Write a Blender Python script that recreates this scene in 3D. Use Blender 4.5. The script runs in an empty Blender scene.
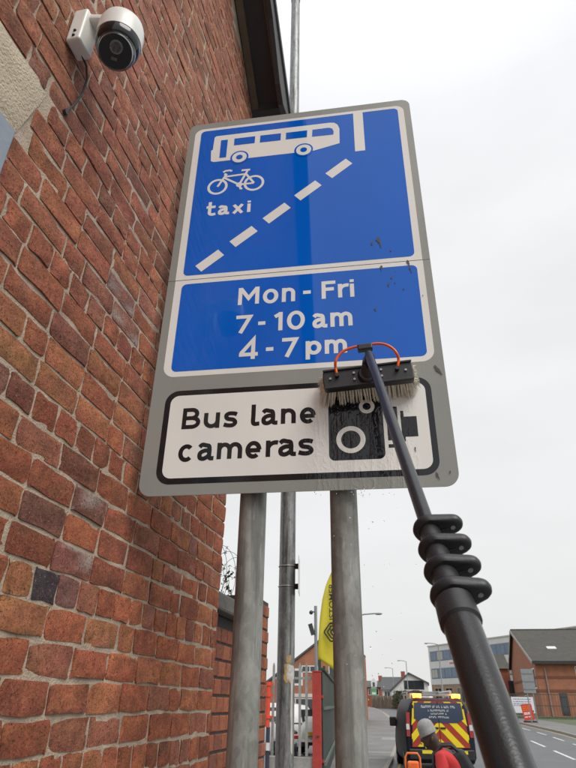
import bpy, bmesh, math, random
from mathutils import Vector, Matrix, Euler
from mathutils import noise as mnoise
random.seed(7)
R = math.radians
scn = bpy.context.scene
col = scn.collection

# ------------------------------------------------------------------ camera
CAM = (579.87, 0.5036, 0.2191, 0.0167)          # focal (px of the 576x768 photo), pitch up, yaw left, roll
EYE = Vector((0, 0, 1.6))
def basis():
    f, pi, ya, ro = CAM
    fw = Vector((-math.sin(ya)*math.cos(pi), math.cos(ya)*math.cos(pi), math.sin(pi)))
    rt = Vector((math.cos(ya), math.sin(ya), 0)); up = rt.cross(fw)
    r2 = rt*math.cos(ro) + up*math.sin(ro); u2 = -rt*math.sin(ro) + up*math.cos(ro)
    return fw, r2, u2, f
FW, RT, UP, FP = basis()
cd = bpy.data.cameras.new('camera'); cam = bpy.data.objects.new('camera', cd); col.objects.link(cam)
m3 = Matrix((RT, UP, -FW)).transposed()
cam.matrix_world = Matrix.Translation(EYE) @ m3.to_4x4()
cd.sensor_fit = 'VERTICAL'; cd.sensor_height = 36; cd.lens = FP/768*36
cd.clip_start = 0.02; cd.clip_end = 3000
cd.dof.use_dof = True; cd.dof.focus_distance = 2.0; cd.dof.aperture_fstop = cd.lens/2.6
scn.camera = cam
scn.render.resolution_x = 768; scn.render.resolution_y = 1024

def ray(x, y): return FW + RT*((x-288)/FP) - UP*((y-384)/FP)
def at(x, y, axis, val):
    d = ray(x, y); t = (val-EYE[axis])/d[axis]; return EYE + d*t
def proj(P):
    d = Vector(P)-EYE; z = d.dot(FW)
    if z < 0.05: return None
    return (288+FP*d.dot(RT)/z, 384-FP*d.dot(UP)/z, z)

# ------------------------------------------------------------------ world, sun, exposure
SUN_EL, SUN_AZ = R(50), R(130)                    # azimuth clockwise from +Y
w = bpy.data.worlds.new('World'); scn.world = w; w.use_nodes = True
nt = w.node_tree; nt.nodes.clear()
N = nt.nodes.new; L = nt.links.new
wo = N('ShaderNodeOutputWorld'); bg = N('ShaderNodeBackground'); bg.inputs[1].default_value = 0.1
sky = N('ShaderNodeTexSky'); sky.sky_type = 'NISHITA'; sky.sun_disc = False
sky.sun_elevation = SUN_EL; sky.sun_rotation = SUN_AZ; sky.air_density = 1.0; sky.dust_density = 3.0
tc = N('ShaderNodeTexCoord'); sp = N('ShaderNodeSeparateXYZ'); L(tc.outputs['Generated'], sp.inputs[0])
rmp = N('ShaderNodeValToRGB'); L(sp.outputs['Z'], rmp.inputs[0])
e = rmp.color_ramp.elements
e[0].position = 0.0; e[0].color = (0.60, 0.60, 0.594, 1)
e[1].position = 1.0; e[1].color = (1.06, 1.08, 1.11, 1)
x = rmp.color_ramp.elements.new(0.35); x.color = (0.63, 0.634, 0.63, 1)
x = rmp.color_ramp.elements.new(0.8); x.color = (0.66, 0.668, 0.678, 1)
cn = N('ShaderNodeTexNoise'); cn.inputs['Scale'].default_value = 2.2; cn.inputs['Detail'].default_value = 4
mp = N('ShaderNodeMapping'); mp.inputs['Scale'].default_value = (1, 1, 2.6); L(tc.outputs['Generated'], mp.inputs[0]); L(mp.outputs[0], cn.inputs['Vector'])
mr = N('ShaderNodeMapRange'); mr.inputs[1].default_value = 0.3; mr.inputs[2].default_value = 0.7; mr.inputs[3].default_value = 9.45; mr.inputs[4].default_value = 10.7
L(cn.outputs['Fac'], mr.inputs[0])
vm = N('ShaderNodeVectorMath'); vm.operation = 'SCALE'; L(rmp.outputs[0], vm.inputs[0]); L(mr.outputs[0], vm.inputs['Scale'])
mx = N('ShaderNodeMix'); mx.data_type = 'RGBA'; mx.inputs[0].default_value = 0.93
L(sky.outputs[0], mx.inputs[6]); L(vm.outputs[0], mx.inputs[7]); L(mx.outputs[2], bg.inputs[0]); L(bg.outputs[0], wo.inputs[0])
sd = bpy.data.lights.new('sun', 'SUN'); sd.energy = 1.5; sd.angle = R(35); sd.color = (1, 0.97, 0.92)
so = bpy.data.objects.new('sun', sd); col.objects.link(so)
sdir = Vector((math.sin(SUN_AZ)*math.cos(SUN_EL), math.cos(SUN_AZ)*math.cos(SUN_EL), math.sin(SUN_EL)))
so.rotation_euler = (-sdir).to_track_quat('-Z', 'Y').to_euler(); so.location = sdir*30
vs = scn.view_settings; vs.view_transform = 'Standard'; vs.look = 'None'; vs.gamma = 1; vs.exposure = 0.5; vs.use_curve_mapping = False

# ------------------------------------------------------------------ helpers
class MB:
    def __init__(s): s.v = []; s.f = []; s.m = []
    def add(s, vs, fs, mi=0):
        o = len(s.v); s.v += [tuple(p) for p in vs]
        for f in fs: s.f.append(tuple(i+o for i in f)); s.m.append(mi)
        return s
    def box(s, c, sz, rot=None, mi=0):
        c = Vector(c); h = Vector(sz)/2
        P = [Vector((i*h.x, j*h.y, k*h.z)) for k in (-1, 1) for j in (-1, 1) for i in (-1, 1)]
        if rot is not None: P = [rot @ q for q in P]
        return s.add([c+q for q in P], [(0,2,3,1), (4,5,7,6), (0,1,5,4), (2,6,7,3), (0,4,6,2), (1,3,7,5)], mi)
    def bx(s, x0, x1, y0, y1, z0, z1, mi=0):
        return s.box(((x0+x1)/2, (y0+y1)/2, (z0+z1)/2), (abs(x1-x0), abs(y1-y0), abs(z1-z0)), None, mi)
    def beam(s, a, b, wd, ht, up=(0, 0, 1), mi=0):
        a = Vector(a); b = Vector(b); d = b-a; ln = d.length; d.normalize()
        u = Vector(up); r = d.cross(u)
        if r.length < 1e-4: r = d.cross(Vector((1, 0, 0)))
        r.normalize(); u = r.cross(d)
        return s.box((a+b)/2, (wd, ln, ht), Matrix((r, d, u)).transposed(), mi)
    def tube(s, path, r, n=10, mi=0, cap=True):
        P = [Vector(q) for q in path]; k = len(P)
        rr = r if isinstance(r, (list, tuple)) else [r]*k
        t0 = (P[1]-P[0]).normalized(); ref = Vector((0, 0, 1)) if abs(t0.z) < 0.9 else Vector((1, 0, 0))
        u = t0.cross(ref).normalized(); vs_ = []; last = t0
        for i in range(k):
            a = P[max(i-1, 0)]; b = P[min(i+1, k-1)]; t = (b-a)
            t = t.normalized() if t.length > 1e-9 else last
            last = t
            u = (u - t*u.dot(t)).normalized(); v = t.cross(u)
            vs_ += [P[i] + (u*math.cos(2*math.pi*j/n)+v*math.sin(2*math.pi*j/n))*rr[i] for j in range(n)]
        fs = [(i*n+j, i*n+(j+1) % n, (i+1)*n+(j+1) % n, (i+1)*n+j) for i in range(k-1) for j in range(n)]
        if cap: fs += [tuple(range(n-1, -1, -1)), tuple((k-1)*n+j for j in range(n))]
        return s.add(vs_, fs, mi)
    def prism(s, poly, fn, d0, d1, mi=0):
        """poly: 2d outline; fn(a, b, depth) -> 3d"""
        n = len(poly)
        vs_ = [fn(a, b, d0) for a, b in poly] + [fn(a, b, d1) for a, b in poly]
        fs = [tuple(range(n-1, -1, -1)), tuple(range(n, 2*n))] + [(i, (i+1) % n, n+(i+1) % n, n+i) for i in range(n)]
        return s.add(vs_, fs, mi)
    def sphere(s, c, r, nu=16, nv=10, sc=(1, 1, 1), mi=0, rot=None):
        c = Vector(c); vs_ = []
        for i in range(nv+1):
            th = math.pi*i/nv
            for j in range(nu):
                ph = 2*math.pi*j/nu
                q = Vector((r*sc[0]*math.sin(th)*math.cos(ph), r*sc[1]*math.sin(th)*math.sin(ph), r*sc[2]*math.cos(th)))
                vs_.append(c + (rot @ q if rot is not None else q))
        fs = [(i*nu+j, (i+1)*nu+j, (i+1)*nu+(j+1) % nu, i*nu+(j+1) % nu) for i in range(nv) for j in range(nu)]
        return s.add(vs_, fs, mi)
    def build(s, name, mats, parent=None, smooth=False, loc=None, bevel=0, seg=2, recalc=True):
        me = bpy.data.meshes.new(name); me.from_pydata(s.v, [], s.f)
        if not isinstance(mats, (list, tuple)): mats = [mats]
        for q in mats: me.materials.append(q)
        me.polygons.foreach_set('material_index', s.m)
        if recalc:
            b = bmesh.new(); b.from_mesh(me); bmesh.ops.recalc_face_normals(b, faces=b.faces); b.to_mesh(me); b.free()
        if smooth:
            me.polygons.foreach_set('use_smooth', [True]*len(me.polygons)); me.set_sharp_from_angle(angle=R(38))
        me.update()
        o = bpy.data.objects.new(name, me); col.objects.link(o)
        if loc is not None: o.location = loc
        if parent: o.parent = parent
        if bevel:
            md = o.modifiers.new('bevel', 'BEVEL'); md.width = bevel; md.segments = seg; md.limit_method = 'ANGLE'
        return o
def tag(o, label=None, cat=None, group=None, kind=None):
    if label: o['label'] = label
    if cat: o['category'] = cat
    if group: o['group'] = group
    if kind: o['kind'] = kind
    return o
def empty(name, loc=(0, 0, 0), rz=0, ry=0):
    o = bpy.data.objects.new(name, None); col.objects.link(o); o.location = loc; o.rotation_euler = (0, ry, rz); o.empty_display_size = 0.2
    return o

MATS = {}
def mat(name, c, rough=0.6, metal=0.0, var=0.15, scale=8.0, bump=0.0, bscale=60.0, dirt=0.0, dcol=(0.05, 0.045, 0.04), dscale=3.0,
        stretch=(1, 1, 1), emit=0.0, coat=0.0, rvar=0.1, spec=0.5, bdist=0.01):
    if name in MATS: return MATS[name]
    m = bpy.data.materials.new(name); m.use_nodes = True; t = m.node_tree; n = t.nodes; l = t.links
    b = n['Principled BSDF']
    g = n.new('ShaderNodeNewGeometry'); mpg = n.new('ShaderNodeMapping'); mpg.inputs['Scale'].default_value = stretch
    l.new(g.outputs['Position'], mpg.inputs[0])
    nz = n.new('ShaderNodeTexNoise'); nz.inputs['Scale'].default_value = scale; nz.inputs['Detail'].default_value = 5; nz.inputs['Roughness'].default_value = 0.6
    l.new(mpg.outputs[0], nz.inputs['Vector'])
    r1 = n.new('ShaderNodeMapRange'); r1.inputs[1].default_value = 0.25; r1.inputs[2].default_value = 0.75
    r1.inputs[3].default_value = 1-var; r1.inputs[4].default_value = 1+var; l.new(nz.outputs['Fac'], r1.inputs[0])
    sc = n.new('ShaderNodeVectorMath'); sc.operation = 'SCALE'; sc.inputs[0].default_value = c[:3]; l.new(r1.outputs[0], sc.inputs['Scale'])
    out = sc.outputs[0]
    if dirt > 0:
        dz = n.new('ShaderNodeTexNoise'); dz.inputs['Scale'].default_value = dscale; dz.inputs['Detail'].default_value = 8; dz.inputs['Roughness'].default_value = 0.7
        l.new(mpg.outputs[0], dz.inputs['Vector'])
        dr = n.new('ShaderNodeMapRange'); dr.inputs[1].default_value = 0.45; dr.inputs[2].default_value = 0.75; dr.inputs[3].default_value = 0; dr.inputs[4].default_value = dirt
        l.new(dz.outputs['Fac'], dr.inputs[0])
        mxx = n.new('ShaderNodeMix'); mxx.data_type = 'RGBA'; mxx.inputs[7].default_value = (*dcol, 1)
        l.new(dr.outputs[0], mxx.inputs[0]); l.new(out, mxx.inputs[6]); out = mxx.outputs[2]
    l.new(out, b.inputs['Base Color'])
    r2 = n.new('ShaderNodeMapRange'); r2.inputs[3].default_value = max(0.02, rough-rvar); r2.inputs[4].default_value = min(1, rough+rvar)
    l.new(nz.outputs['Fac'], r2.inputs[0]); l.new(r2.outputs[0], b.inputs['Roughness'])
    b.inputs['Metallic'].default_value = metal; b.inputs['Coat Weight'].default_value = coat; b.inputs['Specular IOR Level'].default_value = spec
    if bump > 0:
        bz = n.new('ShaderNodeTexNoise'); bz.inputs['Scale'].default_value = bscale; bz.inputs['Detail'].default_value = 6; l.new(mpg.outputs[0], bz.inputs['Vector'])
        bp = n.new('ShaderNodeBump'); bp.inputs['Strength'].default_value = bump; bp.inputs['Distance'].default_value = bdist
        l.new(bz.outputs['Fac'], bp.inputs['Height']); l.new(bp.outputs[0], b.inputs['Normal'])
    if emit > 0:
        b.inputs['Emission Color'].default_value = (*c[:3], 1); b.inputs['Emission Strength'].default_value = emit
    MATS[name] = m; return m
def glass(name, c=(0.02, 0.025, 0.03), rough=0.04):
    return mat(name, c, rough, 0, 0.2, 1.0, rvar=0.02, spec=0.8)

def tinted(name, dark, bumpstr, spots=0.5, pale=0.25):
    """masonry whose own colour comes from the point attribute 'tint'"""
    m = bpy.data.materials.new(name); m.use_nodes = True; t = m.node_tree; n = t.nodes; l = t.links; b = n['Principled BSDF']
    g = n.new('ShaderNodeNewGeometry'); a = n.new('ShaderNodeAttribute'); a.attribute_name = 'tint'
    def nz(sc, det=5, rg=0.6, st=(1, 1, 1)):
        q = n.new('ShaderNodeTexNoise'); q.inputs['Scale'].default_value = sc; q.inputs['Detail'].default_value = det; q.inputs['Roughness'].default_value = rg
        mpq = n.new('ShaderNodeMapping'); mpq.inputs['Scale'].default_value = st; l.new(g.outputs['Position'], mpq.inputs[0]); l.new(mpq.outputs[0], q.inputs['Vector']); return q.outputs['Fac']
    def rng(s_, a0, a1, b0, b1):
        q = n.new('ShaderNodeMapRange'); q.inputs[1].default_value = a0; q.inputs[2].default_value = a1; q.inputs[3].default_value = b0; q.inputs[4].default_value = b1; l.new(s_, q.inputs[0]); return q.outputs[0]
    def mixc(fac, ca, cb):
        q = n.new('ShaderNodeMix'); q.data_type = 'RGBA'; l.new(fac, q.inputs[0])
        if isinstance(ca, tuple): q.inputs[6].default_value = ca
        else: l.new(ca, q.inputs[6])
        if isinstance(cb, tuple): q.inputs[7].default_value = cb
        else: l.new(cb, q.inputs[7])
        return q.outputs[2]
    sc = n.new('ShaderNodeVectorMath'); sc.operation = 'SCALE'; l.new(a.outputs['Color'], sc.inputs[0]); l.new(rng(nz(34, 6, .7), 0.3, 0.7, 0.55, 1.5), sc.inputs['Scale'])
    c1 = mixc(rng(nz(17, 7, 0.72), 0.50, 0.68, 0, 0.62), sc.outputs[0], (*dark, 1))          # soot
    c2 = mixc(rng(nz(150, 5, 0.8), 0.54, 0.62, 0, spots), c1, (dark[0]*0.5, dark[1]*0.5, dark[2]*0.5, 1))    # pits
    c3 = mixc(rng(nz(120, 4, 0.75), 0.58, 0.66, 0, 0.6), c2, (0.62, 0.33, 0.18, 1))            # pale grit
    c4 = mixc(rng(nz(7, 7, 0.75), 0.60, 0.78, 0, pale), c3, (0.55, 0.5, 0.47, 1))            # lime bloom
    l.new(c4, b.inputs['Base Color']); b.inputs['Roughness'].default_value = 0.88; b.inputs['Specular IOR Level'].default_value = 0.3
    ad = n.new('ShaderNodeMath'); ad.operation = 'ADD'; l.new(nz(150, 6, 0.8), ad.inputs[0])
    ad2 = n.new('ShaderNodeMath'); ad2.operation = 'MULTIPLY'; ad2.inputs[1].default_value = 1.6; l.new(nz(42, 5, 0.65), ad2.inputs[0]); l.new(ad2.outputs[0], ad.inputs[1])
    bp = n.new('ShaderNodeBump'); bp.inputs['Strength'].default_value = bumpstr; bp.inputs['Distance'].default_value = 0.009
    l.new(ad.outputs[0], bp.inputs['Height']); l.new(bp.outputs[0], b.inputs['Normal'])
    return m
def set_tint(me, cols):
    at_ = me.attributes.new('tint', 'FLOAT_COLOR', 'POINT'); flat = []
    for c in cols: flat += [c[0], c[1], c[2], 1]
    at_.data.foreach_set('color', flat)

def text_mesh(txt, size, fn, mi=0):
    """built-in lettering turned into flat polygons; fn(x, y) -> 3d"""
    cu = bpy.data.curves.new('t', 'FONT'); cu.body = txt; cu.size = size; cu.align_x = 'CENTER'; cu.align_y = 'CENTER'; cu.offset = size*0.012
    o = bpy.data.objects.new('t', cu); col.objects.link(o)
    dg = bpy.context.evaluated_depsgraph_get(); me = o.evaluated_get(dg).to_mesh()
    vs_ = [fn(v.co.x, v.co.y) for v in me.vertices]; fs = [tuple(p.vertices) for p in me.polygons]
    bpy.data.objects.remove(o); bpy.data.curves.remove(cu)
    return vs_, fs

# ------------------------------------------------------------------ ground, road
def g(Y): return 0.016*min(max(0, Y-25), 85)
def lerp_tab(tab, t):
    if t <= tab[0][0]: return tab[0][1]
    for (a, b), (c, d) in zip(tab, tab[1:]):
        if t <= c: return b + (d-b)*(t-a)/(c-a)
    return tab[-1][1]
LK = [(-40, 1.3), (0, 1.0), (6, 0.35), (13, -0.55), (20, -1.35), (30, -1.5), (40, -1.9), (57, -3.2), (80, -5.5), (100, -8.1), (130, -14), (180, -28), (240, -50)]
RK = [(-40, 8.3), (20, 8.2), (45, 7.9), (60, 7.0), (80, 4.5), (95, 1.0), (110, -3.8), (130, -10.2), (180, -22), (240, -43)]
def lk(Y): return lerp_tab(LK, Y)
def rk(Y): return lerp_tab(RK, Y)
YS = [-40, -20, -8, -2] + [i*1.0 for i in range(0, 60)] + [60+i*4 for i in range(0, 46)]
def strip(name, fa, fb, off, m, y0=-50, y1=500, n=1):
    b = MB(); ys = [q for q in YS if y0 <= q <= y1]
    for q in ys:
        for j in range(n+1):
            a = fa(q); c = fb(q); b.v.append((a+(c-a)*j/n, q, g(q)+off))
    for i in range(len(ys)-1):
        for j in range(n):
            k = i*(n+1)+j; b.f.append((k, k+1, k+n+2, k+n+1)); b.m.append(0)
    return b.build(name, m)
asph = mat('asphalt', (0.105, 0.108, 0.112), 0.55, 0, 0.22, 0.6, bump=0.5, bscale=90, dirt=0.5, dcol=(0.06, 0.06, 0.062), dscale=0.35, bdist=0.004)
pave = mat('pavement_asphalt', (0.17, 0.165, 0.158), 0.7, 0, 0.25, 0.7, bump=0.5, bscale=80, dirt=0.6, dcol=(0.09, 0.085, 0.08), dscale=0.5, bdist=0.004)
kerbm = mat('kerb_stone', (0.30, 0.28, 0.25), 0.8, 0, 0.2, 3, bump=0.3, dirt=0.5, dcol=(0.13, 0.12, 0.1), dscale=1.5)
b = MB()
xs_ = [-900, -200, -60, 0, 60, 200, 900]; ys_ = [-200, -50, 25, 50, 80, 110, 300, 1500]
for yy in ys_:
    for xx in xs_: b.v.append((xx, yy, g(yy)-0.3))
for i in range(len(ys_)-1):
    for j in range(len(xs_)-1): k = i*7+j; b.f.append((k, k+1, k+8, k+7)); b.m.append(0)
tag(b.build('ground', mat('earth', (0.13, 0.12, 0.095), 0.9, 0, 0.3, 0.1)), kind='structure')
tag(strip('road', lambda q: lk(q)-0.05, lambda q: rk(q)+0.05, -0.12, asph, n=4), kind='structure')
tag(strip('pavement', lambda q: -9 if q < 60 else lk(q)-6, lambda q: lk(q)-0.14, 0, pave, n=4), kind='structure')
tag(strip('far_pavement', lambda q: rk(q)+0.14, lambda q: rk(q)+3.2, 0, pave, n=2), kind='structure')
tag(strip('verge', lambda q: rk(q)+3.2, lambda q: rk(q)+40, 0.004, mat('grass_earth', (0.09, 0.11, 0.055), 0.9, 0, 0.4, 1.2, bump=0.5, bscale=30), y1=95), kind='structure')
def kerb(name, f0, f1):
    b = MB(); ys = YS
    for q in ys:
        z = g(q); a, c = f0(q), f1(q)
        b.v += [(a, q, z-0.25), (a, q, z+0.004), (c, q, z+0.004), (c, q, z-0.25)]
    for i in range(len(ys)-1):
        for j in range(3): k = i*4+j; b.f.append((k, k+1, k+5, k+4)); b.m.append(0)
    return tag(b.build(name, kerbm), kind='structure')
kerb('kerb', lambda q: lk(q)-0.14, lambda q: lk(q)); kerb('far_kerb', lambda q: rk(q)+0.14, lambda q: rk(q))
white = mat('road_paint', (0.62, 0.62, 0.6), 0.7, 0, 0.25, 6, dirt=0.6, dcol=(0.2, 0.2, 0.2), dscale=5)
yel = mat('yellow_line_paint', (0.50, 0.36, 0.12), 0.7, 0, 0.25, 4, dirt=0.5, dcol=(0.2, 0.18, 0.15), dscale=4)
def mark(name, fx, w_, y0, y1, m):
    b = MB(); n = max(1, int((y1-y0)/3))
    for i in range(n+1):
        q = y0+(y1-y0)*i/n; b.v += [(fx(q)-w_/2, q, g(q)-0.116), (fx(q)+w_/2, q, g(q)-0.116)]
    for i in range(n): b.f.append((2*i, 2*i+1, 2*i+3, 2*i+2)); b.m.append(0)
    return tag(b.build(name, m), kind='structure')
for k in range(12): mark('centre_line_dash', lambda q: rk(q)-3.0, 0.13, 9.4+k*6, 9.4+k*6+4.0, white)
for k in range(16): mark('lane_line_dash', lambda q: rk(q)-1.25, 0.11, 8+k*5, 8+k*5+3.0, white)
mark('yellow_line', lambda q: rk(q)-0.25, 0.10, 5, 90, yel); mark('yellow_line', lambda q: lk(q)+0.25, 0.08, 2, 90, yel)
b = MB()   # red surfacing of the lane beyond the van
for q in (25, 30, 36, 42, 48): b.v += [(lk(q)+0.4, q, g(q)-0.116), (lk(q)+2.4, q, g(q)-0.116)]
for i in range(4): b.f.append((2*i, 2*i+1, 2*i+3, 2*i+2)); b.m.append(0)
tag(b.build('red_lane_surface', mat('red_asphalt', (0.24, 0.10, 0.085), 0.8, 0, 0.3, 2)), kind='structure')
b = MB()   # patched strips across the footway
for (x0, x1, y0, y1) in ((-2.6, -1.6, 26, 26.6), (-2.3, -1.55, 23.4, 24.2), (-2.5, -1.7, 33, 35)): b.add([(x0, y0, g(y0)+.004), (x1, y0, g(y0)+.004), (x1, y1, g(y1)+.004), (x0, y1, g(y1)+.004)], [(0, 1, 2, 3)])
tag(b.build('pavement_patch', mat('concrete_patch', (0.24, 0.235, 0.22), 0.8, 0, 0.2, 3)), kind='structure')

# ------------------------------------------------------------------ old brick house (gable wall along the pavement)
XW = -0.94; YC = 2.79; CH = 0.084; Z0 = 0.051
def verge(Y): return min(5.63 + 0.87*(2.76-Y), 5.63 + 0.87*(Y+10.8))  # unseen ridge shaped high and far back to darken the sign's reflection at left
brick_m = tinted('old_brick', (0.060, 0.040, 0.033), 1.0, 0.9, 0.30)
mortar_m = mat('lime_mortar', (0.44, 0.352, 0.268), 0.95, 0, 0.30, 14, bump=0.9, bscale=160, dirt=0.6, dcol=(0.20, 0.155, 0.12), dscale=9, bdist=0.006)
house = tag(empty('brick_house', (XW-3, -4, 0)), 'tall old brick house with weathered red brick gable beside the bus lane sign', 'house')
HO = Vector(house.location)
LY0, LY1B, LY1T, LZ0, LZ1 = -0.75, 0.848, 0.905, 2.915, 3.155      # stone lintel
WY0, WY1, WZ0 = -0.68, 0.838, 1.45                                    # window opening
def lint_y(z): return LY1B + (LY1T-LY1B)*(z-LZ0)/(LZ1-LZ0)
def hole(y, z):
    return (WZ0 < z < LZ0 and WY0 < y < WY1)
# mortar face
b = MB()
ycs = [-10.8+i*0.1 for i in range(0, 110)] + [0.2+i*0.0165 for i in range(0, 157)]
ycs = [q for q in ycs if q < YC-0.004] + [YC-0.004]
NS = 330
for yy in ycs:
    vz = verge(yy)
    for i in range(NS+1):
        z = vz*i/NS
        d = mnoise.noise((yy*26, z*26, 3.1))*0.0035 + mnoise.noise((yy*7, z*7, 9.1))*0.003
        b.v.append((XW-0.0040+d*.55-HO.x, yy-HO.y, z))
n1 = NS+1
for i in range(len(ycs)-1):
    for j in range(NS):
        yy = (ycs[i]+ycs[i+1])/2; z = verge(yy)*(j+.5)/NS
        if hole(yy, z): continue
        b.f.append((i*n1+j, (i+1)*n1+j, (i+1)*n1+j+1, i*n1+j+1)); b.m.append(0)
wall = b.build('wall', mortar_m, house, smooth=True, recalc=False)
# the mass of the house behind (four other sides of the shell, brick-toned)
shell_m = mat('house_shell', (0.22, 0.09, 0.055), 0.9, 0, 0.3, 5)
b = MB(); x1 = XW-0.04-HO.x; x0 = XW-6-HO.x; ya, yb = -10.8-HO.y, YC-0.012-HO.y; ze = 5.58; zr = verge(-4.02)-0.05; ym = -4.02-HO.y
b.add([(x0, ya, 0), (x0, yb, 0), (x0, yb, ze), (x0, ym, zr), (x0, ya, ze), (x1, ya, 0), (x1, yb, 0), (x1, yb, ze), (x1, ya, ze)],
      [(0, 1, 2, 3, 4), (0, 5, 8, 4), (1, 2, 7, 6)])
b.build('rear_wall', shell_m, house)
# bricks
pal = [((0.47, 0.148, 0.066), 30), ((0.41, 0.125, 0.058), 30), ((0.33, 0.104, 0.053), 14), ((0.50, 0.180, 0.078), 8), ((0.39, 0.145, 0.082), 12), ((0.27, 0.098, 0.058), 4), ((0.29, 0.125, 0.085), .8)]
def pick(rnd, z):
    t = rnd.random()*sum(q[1] for q in pal)
    for c, w_ in pal:
        t -= w_
        if t <= 0: break
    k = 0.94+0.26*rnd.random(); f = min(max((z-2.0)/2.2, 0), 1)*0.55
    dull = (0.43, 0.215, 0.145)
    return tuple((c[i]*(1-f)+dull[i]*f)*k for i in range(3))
def blotch(rnd, c, n):
    """uneven firing: each point of a brick a little lighter, darker or more orange"""
    out = []; amt = rnd.uniform(.12, .42)
    for _ in range(n):
        k = 1+rnd.uniform(-amt, amt); h = rnd.uniform(-.10, .12)
        out.append((c[0]*k, c[1]*k*(.96+h), c[2]*k*(1.04-h*.3)))
    return out
def brick_geo(rnd, ln, ht, dp=0.05):
    """irregular hand-made brick face: 5x4 points, worn edges, face towards +x, centred"""
    nu, nv = 5, 4; vs_ = []
    bul = rnd.uniform(0.0, 0.004); tl = rnd.uniform(-0.012, 0.012); tz = rnd.uniform(-0.02, 0.02); ox = rnd.uniform(-0.0018, 0.0022)
    us = [-.5, -.5+0.1*(.1/ln if ln < .2 else .6), 0, .5-0.1*(.1/ln if ln < .2 else .6), .5]; vs2 = [-.5, -.30, .30, .5]
    for j in range(nv):
        for i in range(nu):
            u, v = us[i], vs2[j]; edge = i in (0, nu-1) or j in (0, nv-1); corner = i in (0, nu-1) and j in (0, nv-1)
            y = u*ln; z = v*ht; x = ox + bul*(1-abs(u)*2)*(1-abs(v)*2) + tl*y + tz*z + rnd.uniform(-.0012, .0012)
            if edge:
                y += rnd.uniform(-.0035, .0025)*(1 if u > 0 else -1); z += rnd.uniform(-.0045, .0025)*(1 if v > 0 else -1); x -= rnd.uniform(.003, .007) if rnd.random() < .16 else rnd.uniform(0, .0018)
            if corner: y *= 1-rnd.uniform(.0, .025); z *= 1-rnd.uniform(.0, .05); x -= .001
            vs_.append((x, y, z))
    fs = [(j*nu+i, j*nu+i+1, (j+1)*nu+i+1, (j+1)*nu+i) for j in range(nv-1) for i in range(nu-1)]
    ring = [i for i in range(nu)] + [j*nu+nu-1 for j in range(1, nv)] + [(nv-1)*nu+i for i in range(nu-2, -1, -1)] + [j*nu for j in range(nv-2, 0, -1)]
    base = len(vs_)
    for k in ring: vs_.append((-dp, vs_[k][1], vs_[k][2]))
    nr = len(ring)
    for k in range(nr): fs.append((ring[k], base+k, base+(k+1) % nr, ring[(k+1) % nr]))
    return vs_, fs
rnd = random.Random(11)
bricks = []
SIGNQ = [(137, 495), (461, 489), (410, 99), (193, 127)]
def inquad(x, y):
    s_ = 0
    for (a, b_), (c, d) in zip(SIGNQ, SIGNQ[1:]+SIGNQ[:1]):
        s_ += 1 if (c-a)*(y-b_)-(d-b_)*(x-a) > 0 else -1
    return abs(s_) == 4
nc = int(11.7/CH)
for i in range(nc):
    hdr = (i % 5 == 1); pitch = 0.1055 if hdr else 0.2015
    zc = Z0+(i+.5)*CH
    y = -10.75 + (0.0 if i % 2 else pitch*0.5) + rnd.uniform(-.02, .02)
    while y < YC:
        p_ = pitch*rnd.uniform(0.94, 1.05)
        if not hdr and rnd.random() < 0.14: p_ = 0.105*rnd.uniform(.95, 1.08)
        y0, y1 = y+0.0042, min(y+p_-0.0042, YC+rnd.uniform(-.003, .003)); y += p_
        if YC-y < 0.05 and y < YC: y1 = YC+rnd.uniform(-.003, .003); y = YC
        zz = zc + mnoise.noise((y0*1.3, i*.37, 5))*0.006
        if zz+CH/2 > verge((y0+y1)/2)-0.015 or zz+CH/2 > verge(y1)+.02 or zz+CH/2 > verge(y0)+.02: continue
        if LZ0-0.01 < zz < LZ1+0.01:
            e_ = lint_y(zz)+0.012
            if y1 > LY0-.01 and y0 < e_:
                if y0 < LY0-0.05: y1 = LY0-.01
                else: y0 = e_
        elif WZ0 < zz < LZ0:
            if y1 > WY0-.01 and y0 < WY1+.008:
                if y0 < WY0-0.05: y1 = WY0-.01
                else: y0 = WY1+.008
        if y1-y0 < 0.03: continue
        ln = y1-y0; ht = CH-0.0085+rnd.uniform(-.003, .003)
        ctr = Vector((XW, (y0+y1)/2, zz)); P0 = proj((XW, y0, zz-ht/2)); P1 = proj((XW, y1, zz+ht/2)); P2 = proj((XW, y0, zz+ht/2)); PC = proj(ctr)
        area = 0
        if P0 and P1 and P2 and PC and -8 < PC[0] < 580 and -8 < PC[1] < 776 and not inquad(PC[0], PC[1]):
            area = abs((P0[0]-P2[0])*(P1[1]-P2[1])-(P0[1]-P2[1])*(P1[0]-P2[0]))
        if y1 < 0.15 and area == 0 and rnd.random() < 0: continue
        bricks.append((area, ctr, ln, ht))
bricks.sort(key=lambda q: -q[0])
special = {}
def nearest(px, py, c):
    best = min(range(300), key=lambda k: (lambda P: (P[0]-px)**2+(P[1]-py)**2)(proj(bricks[k][1]))); special[best] = c
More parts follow.
